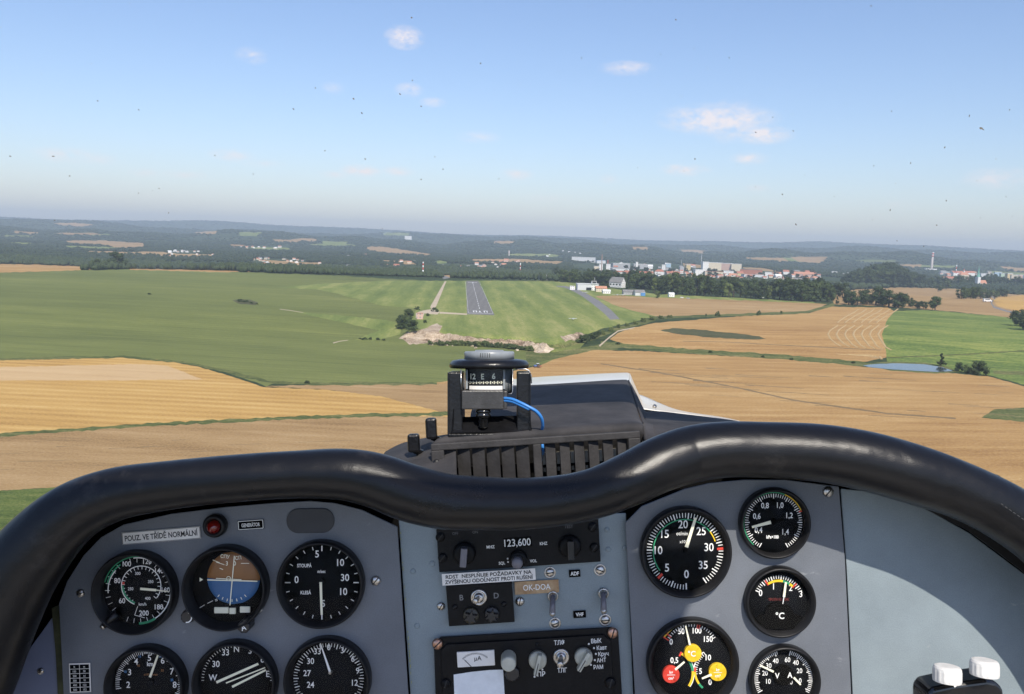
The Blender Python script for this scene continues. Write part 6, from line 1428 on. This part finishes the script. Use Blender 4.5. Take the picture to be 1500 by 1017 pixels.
# --- dashboard top, hood and vent
M_hood = mat('dash_dusty_black', (.020,.020,.022), .8, var=.5, scale=14, col2=(.070,.065,.064), bump=.6, bscale=180, spec=.3)
def loft(r, rows, name, mt, sub=6, smooth=True):
    """rows of (px,py,depth): surface between successive rows"""
    rs = []
    for row in rows:
        rs.append([CP(x, y, d) for x, y, d in cat(row, sub)])
    n = len(rs[0]); full = []
    cols = [[Vector(p) for p in cat([tuple(rs[j][i]) for j in range(len(rs))], 5)] for i in range(n)]
    m = len(cols[0]); V = [r.I @ cols[i][j] for j in range(m) for i in range(n)]
    Fq = [(j*n+i, j*n+i+1, (j+1)*n+i+1, (j+1)*n+i) for j in range(m-1) for i in range(n-1)]
    o = link(name, mesh_from(name, V, Fq, mt, smooth), r.e); sol = o.modifiers.new('thickness', 'SOLIDIFY'); sol.thickness = .0025; sol.offset = -1; return o
hd = Root('dashboard', 'dusty black dashboard top with a raised hood behind the compass', 'dashboard', 800, 610, 1.0)
loft(hd, [[(640,700,.985),(710,695,.985),(800,690,.985),(925,680,.985),(943,675,.985)], [(634,649,.945),(710,643,.945),(800,637,.945),(925,628,.945),(943,629,.95)], [(684,628,.985),(720,626,.985),(800,620,.985),(915,612,.99),(940,618,.99)],
          [(690,604,1.09),(730,600,1.09),(800,596,1.09),(912,588,1.10),(933,598,1.10)], [(700,574,1.24),(740,571,1.24),(800,568,1.24),(905,561,1.26),(922,564,1.26)], [(701,567,1.30),(740,565,1.30),(800,563,1.30),(905,556.5,1.31),(919,557.5,1.31)]], 'hood', M_hood)
loft(hd, [[(919,557.5,1.31),(930,577,1.27),(942,602,1.22),(950,608,1.20)], [(922,564,1.26),(931,590,1.22),(941,612,1.16),(952,616,1.14)], [(933,598,1.10),(937,606,1.08),(943,618,1.05),(955,622,1.04)], [(940,618,.99),(942,624,.98),(946,632,.97),(957,634,.97)], [(948,650,.94),(949,652,.93),(950,655,.93),(959,656,.93)]], 'hood_flank', M_hood)
sh = hd
loft(sh, [[(944,606,1.22),(965,605,1.22),(1000,609,1.2),(1040,614,1.18),(1090,622,1.15),(1150,645,1.1)], [(944,614,1.15),(965,616,1.15),(1000,619,1.13),(1040,622,1.1),(1090,629,1.08),(1150,652,1.04)], [(944,624,1.02),(970,624,1.02),(1010,626,1.02),(1050,630,1.0),(1100,640,1.0),(1150,660,.98)], [(936,690,.86),(970,690,.86),(1010,680,.86),(1060,670,.86),(1100,670,.86),(1150,676,.86)]], 'shelf', M_hood)
shl = hd
loft(shl, [[(566,664,1.10),(590,652,1.10),(625,644,1.08),(665,638,1.03)], [(560,672,1.02),(590,664,1.02),(625,656,1.0),(668,648,.96)], [(540,700,.86),(590,706,.86),(625,716,.86),(670,722,.86)]], 'ledge', M_hood)
q = MB(); P_ = [shl.I @ CP(x, y, d) for x, y, d in [(572,661,1.115),(590,651.5,1.115),(603,647,1.11),(603,650,1.10),(588,657,1.10),(578,662,1.10)]]; q.add(P_, [tuple(range(6))]); q.build('metal_edge', mat('edge_metal', (.25,.32,.38), .4, .5), shl.e)
for x, y, w, h, tilt, lab in ((605,650,17,27,2,'lower left black lever knob on the dashboard ledge'),(631,628.5,16,31,3,'upper black lever knob next to the compass bracket')):
    kk = Root('lever_knob', lab, 'knob', x, y, .96, tilt); k = kk.k; q = MB(); q.box(-w*k/2, w*k/2, -h*k/2, h*k/2, -.014, .0, bev=.0028); q.build('knob', M_enam, kk.e)
    q = MB(); q.tube([(w*k*.1, -h*k*.45, -.008), (w*k*.5, -h*k*.62, -.02), (w*k*1.1, -h*k*.8, -.05)], .0035, 10); q.build('stem', M_enam, kk.e)
# vent grille
vg = Root('vent_grille', 'black plastic air vent with two banks of slanted louvres above the padding', 'vent', 785, 672, .93, 3.6); k = vg.k
M_vent = mat('vent_plastic', (.040,.038,.038), .6, spec=.3, var=.35, scale=40, bump=.4, bscale=300)
def vp(x, y): p = vg.L(x, y, 0); return (p.x, p.y)
fr = MB()
XL, XR = vp(633,690)[0], vp(941,690)[0]; YT = vp(785,641)[1]; YI = YT-10.5*k; YB = vp(785,745)[1]
def bx(x0, x1, y0, y1, mb=fr, z0=-.005, z1=0, bev=.0012): mb.box(x0, x1, y0, y1, z0, z1, bev=bev)
sl = [[652+i*22.1 for i in range(7)], [794+i*22.2 for i in range(7)]]
bx(XL, XR, YI, YT); bx(XL, XR, YB-.004, YB)
xa, xb = vp(652,690)[0], vp(782.5,690)[0]; xc, xd = vp(795,690)[0], vp(923,690)[0]
bx(XL, xa, YB, YI+.0005, z1=-.0003); bx(xb, xc, YB, YI+.0005, z1=-.0003); bx(xd, XR, YB, YI+.0005, z1=-.0003)
fr.build('frame', M_vent, vg.e)
for side, (a, c) in enumerate(((xa, xb), (xc, xd))):
    n = 6; st_ = (c-a)/n
    for i in range(n):
        x = a+st_*(i+(.30 if side == 0 else .62)); q = MB(); X_ = Matrix.Translation((x+(.0 if side else 0), 0, -.007)) @ Matrix.Rotation(R(-24 if side == 0 else 18), 4, 'Y')
        w = st_*(.46 if side == 0 else .36); q.box(-w, w, YB, YI+.0008, -.0007, .0007, X=X_); q.build('louvre', M_vent, vg.e)
q = MB(); q.box(XL, XR, YB, YT-.001, -.045, -.043); q.build('duct', M_gasket, vg.e)
q = MB()
for i in range(6): x = xc+(xd-xc)*(i+.18)/6; q.box(x-.0015, x+.0022, YI-.026, YI-.013, -.030, -.026); q.box(x-.0012, x+.0016, YI-.034, YI-.030, -.030, -.027)
q.build('duct_insulation', mat('foam_beige', (.38,.35,.27), .8, var=.3, scale=90), vg.e)
q = MB(); q.tube([(xc+.002, YI-.001, -.020), (xc+.0026, YI-.012, -.024), (xc+.001, YI-.022, -.036)], .0015, 8); q.build('duct_wire', mcab, vg.e)
for x, y in ((639.5,679),(929.5,660)): screw(vg, x, y, 6, 40, 0, M_bez)
# engine cowling outside the windscreen
cw_ = Root('engine_cowling', 'cream white engine cowling of the aircraft seen beyond the dashboard hood', 'cowling', 850, 555, 1.5)
mcow = mat('cowling_cream', (.85,.81,.72), .3, coat=.4, var=.05, scale=12, bump=.05, bscale=8)
loft(cw_, [[(690,574,1.33),(780,567,1.33),(850,562,1.34),(914,559,1.35),(921,561,1.35)], [(692,566,1.45),(780,558.5,1.45),(850,553.5,1.46),(914,550.5,1.47),(922,552,1.47)], [(694,562,1.65),(780,553,1.65),(850,549,1.66),(913,546,1.67),(921,547.5,1.67)], [(694,566,1.95),(780,557,1.95),(850,553,1.95),(911,550,1.95),(918,551,1.95)]], 'top_cowl', mcow)
loft(cw_, [[(921,547.5,1.67),(931,571,1.66),(940,590,1.64),(946,599,1.62)], [(922,552,1.47),(932,575,1.46),(941,594,1.45),(947,602,1.45)], [(921,561,1.35),(931,581,1.34),(940,600,1.34),(948,607,1.33)]], 'cowl_side', mcow)
loft(cw_, [[(928,577,1.62),(945,583,1.62),(963,591,1.62),(985,600,1.60),(1010,606,1.58),(1080,618,1.5),(1130,640,1.4)], [(934,590,1.45),(946,596,1.45),(960,600,1.45),(985,603.5,1.43),(1010,607,1.42),(1086,620,1.38),(1130,642,1.3)], [(942,601,1.30),(952,602.5,1.30),(965,604,1.30),(985,606.5,1.30),(1012,609.5,1.29),(1088,622,1.25),(1130,645,1.2)]], 'lower_cowl', mcow)
q = MB(); 
for x, y in ((959,595.5),(1020,611.5)): q.lathe([(3.2*.00116, 0), (0, .0012)], 12, X=Matrix.Translation(cw_.I @ CP(x, y, 1.44)))
q.build('rivet', M_chrome, cw_.e)
q = MB(); q.tube([cw_.I @ CP(x, y, d) for x, y, d in cat([(944,602,1.27),(960,604,1.26),(985,607,1.25),(1010,610,1.24),(1050,616,1.22),(1090,624,1.2)], 6)], [.0022]*31, 8); q.build('windscreen_seal', mat('seal_brown', (.05,.03,.015), .7), cw_.e)

q = MB(); q.lathe([(.50, -1.28), (.505, -1.7), (.48, -2.1), (.36, -2.35), (.15, -2.45), (0, -2.47)], 56, X=cw_.I @ Matrix.Translation((0, -.92, 0))); q.build('nose_body', mcow, cw_.e)
# the deck between the padded roll and the windscreen, left and right of the hood
for nm_, sel in (('left_deck', [c_ for c_ in RC if -60 < c_[0] < 600]), ('right_deck', [c_ for c_ in RC if 1080 < c_[0] < 1600])):
    sel = sel[::4]; loft(hd, [[(x, y+12, .80) for x, y, r_ in sel], [(750+(x-750)*.93, y+22, .95) for x, y, r_ in sel], [(750+(x-750)*.72, y+34 if nm_ == 'left_deck' else y+40, 1.24) for x, y, r_ in sel]], 'deck', M_hood, 3)
# --- windscreen with insect marks
wsr = Root('windscreen', 'clear curved windscreen flecked with small insect splats', 'windscreen', 750, 400, 1.25)
def ws_depth(px, py):
    """distance of the pane along the view axis"""
    x = (px-750)/F; y = (H0/2-py)/F
    # pane: d = 1.28 - .82*(Y+.32) - .22*X^2, X=x*d, Y=y*d
    d = 1.1
    for _ in range(30): d = 1.30-.80*(y*d+.32)-.22*(x*d)**2
    return d
n, m_ = 40, 24; V = []
for j in range(m_+1):
    Y = -.36+.86*j/m_
    for i in range(n+1):
        X_ = -1.0+2.0*i/n; d = 1.30-.80*(Y+.32)-.22*X_*X_; V.append(wsr.I @ Vector((X_, Y, -d)))
Fq = [(j*(n+1)+i, j*(n+1)+i+1, (j+1)*(n+1)+i+1, (j+1)*(n+1)+i) for j in range(m_) for i in range(n)]
mws = bpy.data.materials.new('windscreen_perspex'); mws.use_nodes = True; t = mws.node_tree; t.nodes.clear()
o_ = N(t, 'ShaderNodeOutputMaterial'); a_ = N(t, 'ShaderNodeBsdfTransparent'); a_.inputs[0].default_value = (.975,.98,.985,1); g_ = N(t, 'ShaderNodeBsdfGlossy'); g_.inputs['Roughness'].default_value = .02; g_.inputs['Color'].default_value = (.5,.5,.5,1)
fr_ = N(t, 'ShaderNodeFresnel'); fr_.inputs['IOR'].default_value = 1.15; x_ = N(t, 'ShaderNodeMixShader'); t.links.new(fr_.outputs[0], x_.inputs[0]); t.links.new(a_.outputs[0], x_.inputs[1]); t.links.new(g_.outputs[0], x_.inputs[2])
df = N(t, 'ShaderNodeBsdfDiffuse'); df.inputs[0].default_value = (.8,.8,.8,1); x2 = N(t, 'ShaderNodeMixShader'); tcw = N(t, 'ShaderNodeTexCoord'); nw = N(t, 'ShaderNodeTexNoise'); nw.inputs['Scale'].default_value = 2.2; nw.inputs['Detail'].default_value = 6; mpw_ = N(t, 'ShaderNodeMapping'); mpw_.inputs['Rotation'].default_value = (0, 0, .6); mpw_.inputs['Scale'].default_value = (.35, 2.0, 1)
t.links.new(tcw.outputs['Object'], mpw_.inputs['Vector']); t.links.new(mpw_.outputs[0], nw.inputs['Vector']); 
fsum = mth(t, 'MULTIPLY_ADD', nw.outputs['Fac'], .06, -.012, clamp=True)
t.links.new(fsum, x2.inputs[0])
df.inputs[0].default_value = (.5,.5,.5,1); tl_ = N(t, 'ShaderNodeBsdfTranslucent'); tl_.inputs[0].default_value = (.48,.48,.48,1); ad_ = N(t, 'ShaderNodeAddShader'); t.links.new(df.outputs[0], ad_.inputs[0]); t.links.new(tl_.outputs[0], ad_.inputs[1]); t.links.new(x_.outputs[0], x2.inputs[1]); t.links.new(ad_.outputs[0], x2.inputs[2]); t.links.new(x2.outputs[0], o_.inputs[0])
link('pane', mesh_from('pane', V, Fq, mws, True), wsr.e)
mbug = mat('insect_residue', (.13,.12,.10), .8, var=.3, scale=900); mfaint = mat('insect_residue_pale', (.42,.42,.38), .8)
BUG = [(603,26,3,4.5,0),(666,38,1.6,2,0),(704,93,2.4,4,0),(604,118,2,3,0),(518,145,3,5,30),(586,138,2.4,4,30),(462,129,2,3.4,35),(430,160,2.4,5,30),(143,148,2,4,60),(61,109,1.5,2.5,45),(104,138,1.5,2,30),(203,161,2,4,50),(530,166,2.4,5,25),(617,156,2,3.5,20),(15,229,2.4,5,60),(78,229,2.4,5,80),
       (476,221,2.4,3,0),(535,233,2.4,4,40),(637,230,1.6,2.6,30),(649,248,2,3.4,20),(617,263,1.8,3,30),(371,255,1.6,2.5,30),(203,283,1.6,2.4,20),(233,276,1.8,2.8,30),(247,312,1.8,3,30),(80,323,2.6,2,0),(102,258,2,3,90),(315,228,1.6,3,50),(625,178,1.4,2.4,20),(731,262,1.6,2,0),(534,315,1.5,2,0),
       (990,29,2.4,4,0),(1276,9,2.4,3,60),(968,80,1.6,3,0),(852,85,1.6,3.4,0),(1068,85,1.8,2.4,40),(1306,163,1.6,3,-20),(1420,170,2,6,-25),(1437,188,7,5,0),(1479,161,1.6,4,-30),(1107,194,2,3.6,30),(1162,192,1.8,3.4,30),(1018,233,2,4.4,0),(1280,243,1.8,3,-20),(1334,239,2,3,-10),(1384,216,2,4.5,-35),(1002,251,1.5,2,0),
       (1146,285,2.4,3,0),(1166,329,2.4,4,0),(1372,330,3.4,2,0),(1353,361,2,2.2,0),(1314,353,1.6,2,0),(1304,308,1.8,5,-20),(1386,294,1.8,4,-20),(1459,233,1.5,3.4,-30),(1431,265,1.3,3,-30),(1312,269,1.4,3,-40),(1222,288,1.3,1.8,0),(886,181,1.4,2.2,20),(1132,172,1.8,2,0),(1161,168,1.5,2,0),(1127,131,1.3,2,0),(761,124,1.3,2,0),(560,335,1.6,2,0),(1440,190,3,3,0)]
rb = random.Random(5)
for i in range(50): BUG.append((rb.uniform(0, 1500), rb.uniform(5, 330), rb.uniform(.8, 1.3), rb.uniform(1, 2.2), rb.uniform(-40, 60)))
for x, y, w, h, a in BUG:
    d = ws_depth(x, y)-.0015; c = wsr.I @ CP(x, y, d); k = d/F*.5; q = MB(); n = 9; V = []
    nrm = Vector((0, .62, .78)); u_ = Vector((1, 0, 0)); v_ = nrm.cross(u_)
    for j in range(n):
        an = 2*math.pi*j/n; px_, py_ = math.cos(an)*w*k*rb.uniform(.55, 1.1), math.sin(an)*h*k*1.25*rb.uniform(.6, 1.1); ca, sa = math.cos(R(a)), math.sin(R(a)); px_, py_ = px_*ca-py_*sa, px_*sa+py_*ca
        V.append(c+u_*px_+v_*py_)
    V.append(c+nrm*.0007); q.add(V, [(j, (j+1) % n, n) for j in range(n)]); o = q.build('insect_mark', mbug if w > 1.5 else mfaint, wsr.e)
# added unseen slab overhead, shaped to shade the left and centre panels
rf = Root('sun_blocker', 'added unseen slab over the seats, shaped to shade the instrument panel', 'sun blocker', 750, 508, .1)
BLOCKER_Y = .40; q = MB()
V = [(-.50, BLOCKER_Y, -.147), (.372, BLOCKER_Y, -.147), (.345, BLOCKER_Y, .06), (-.50, BLOCKER_Y, .06)]
V = [rf.I @ Vector(v) for v in V]; V2_ = [v+Vector((0, .02, 0)) for v in V]; n = len(V)
q.add(V+V2_, [tuple(range(n)), tuple(range(n, 2*n))[::-1]]+[(i, n+i, n+(i+1) % n, (i+1) % n) for i in range(n)]); q.build('blocker_slab', mat('blocker_grey', (.55,.55,.53), .8, var=.05, scale=10), rf.e)

# light interior below the panel: floor and side walls of the two-seat cabin
ct = Root('cabin_tub', 'pale lined cabin floor and side walls below the instrument panel', 'cabin lining', 750, 508, .1)
M_lin = mat('cabin_lining', (.66,.62,.55), .9, var=.06, scale=6)
q = MB(); q.box(-.80, .80, -.82, -.80, -1.0, .9); 
qq = MB(); qq.add([ct.I @ Vector(v) for v in q.V], q.F); qq.build('floor', M_lin, ct.e)
for s in (-1, 1):
    q = MB(); q.box(min(s*.80, s*.83), max(s*.80, s*.83), -.80, -.34, -.84, .9); qq = MB(); qq.add([ct.I @ Vector(v) for v in q.V], q.F); qq.build('side_wall', M_lin, ct.e)
for s, lab in ((-1, 'left light tan pilot seat cushion'), (1, 'right light tan pilot seat cushion')):
    st_ = Root('seat_cushion', lab, 'seat', 750+s*300, 900, .5); q = MB(); q.box(s*.06 if s > 0 else -.60, .60 if s > 0 else -.06, -.62, -.50, -.52, .05, bev=.03); qq = MB(); qq.add([st_.I @ Vector(v) for v in q.V], q.F); qq.build('cushion', M_lin, st_.e)
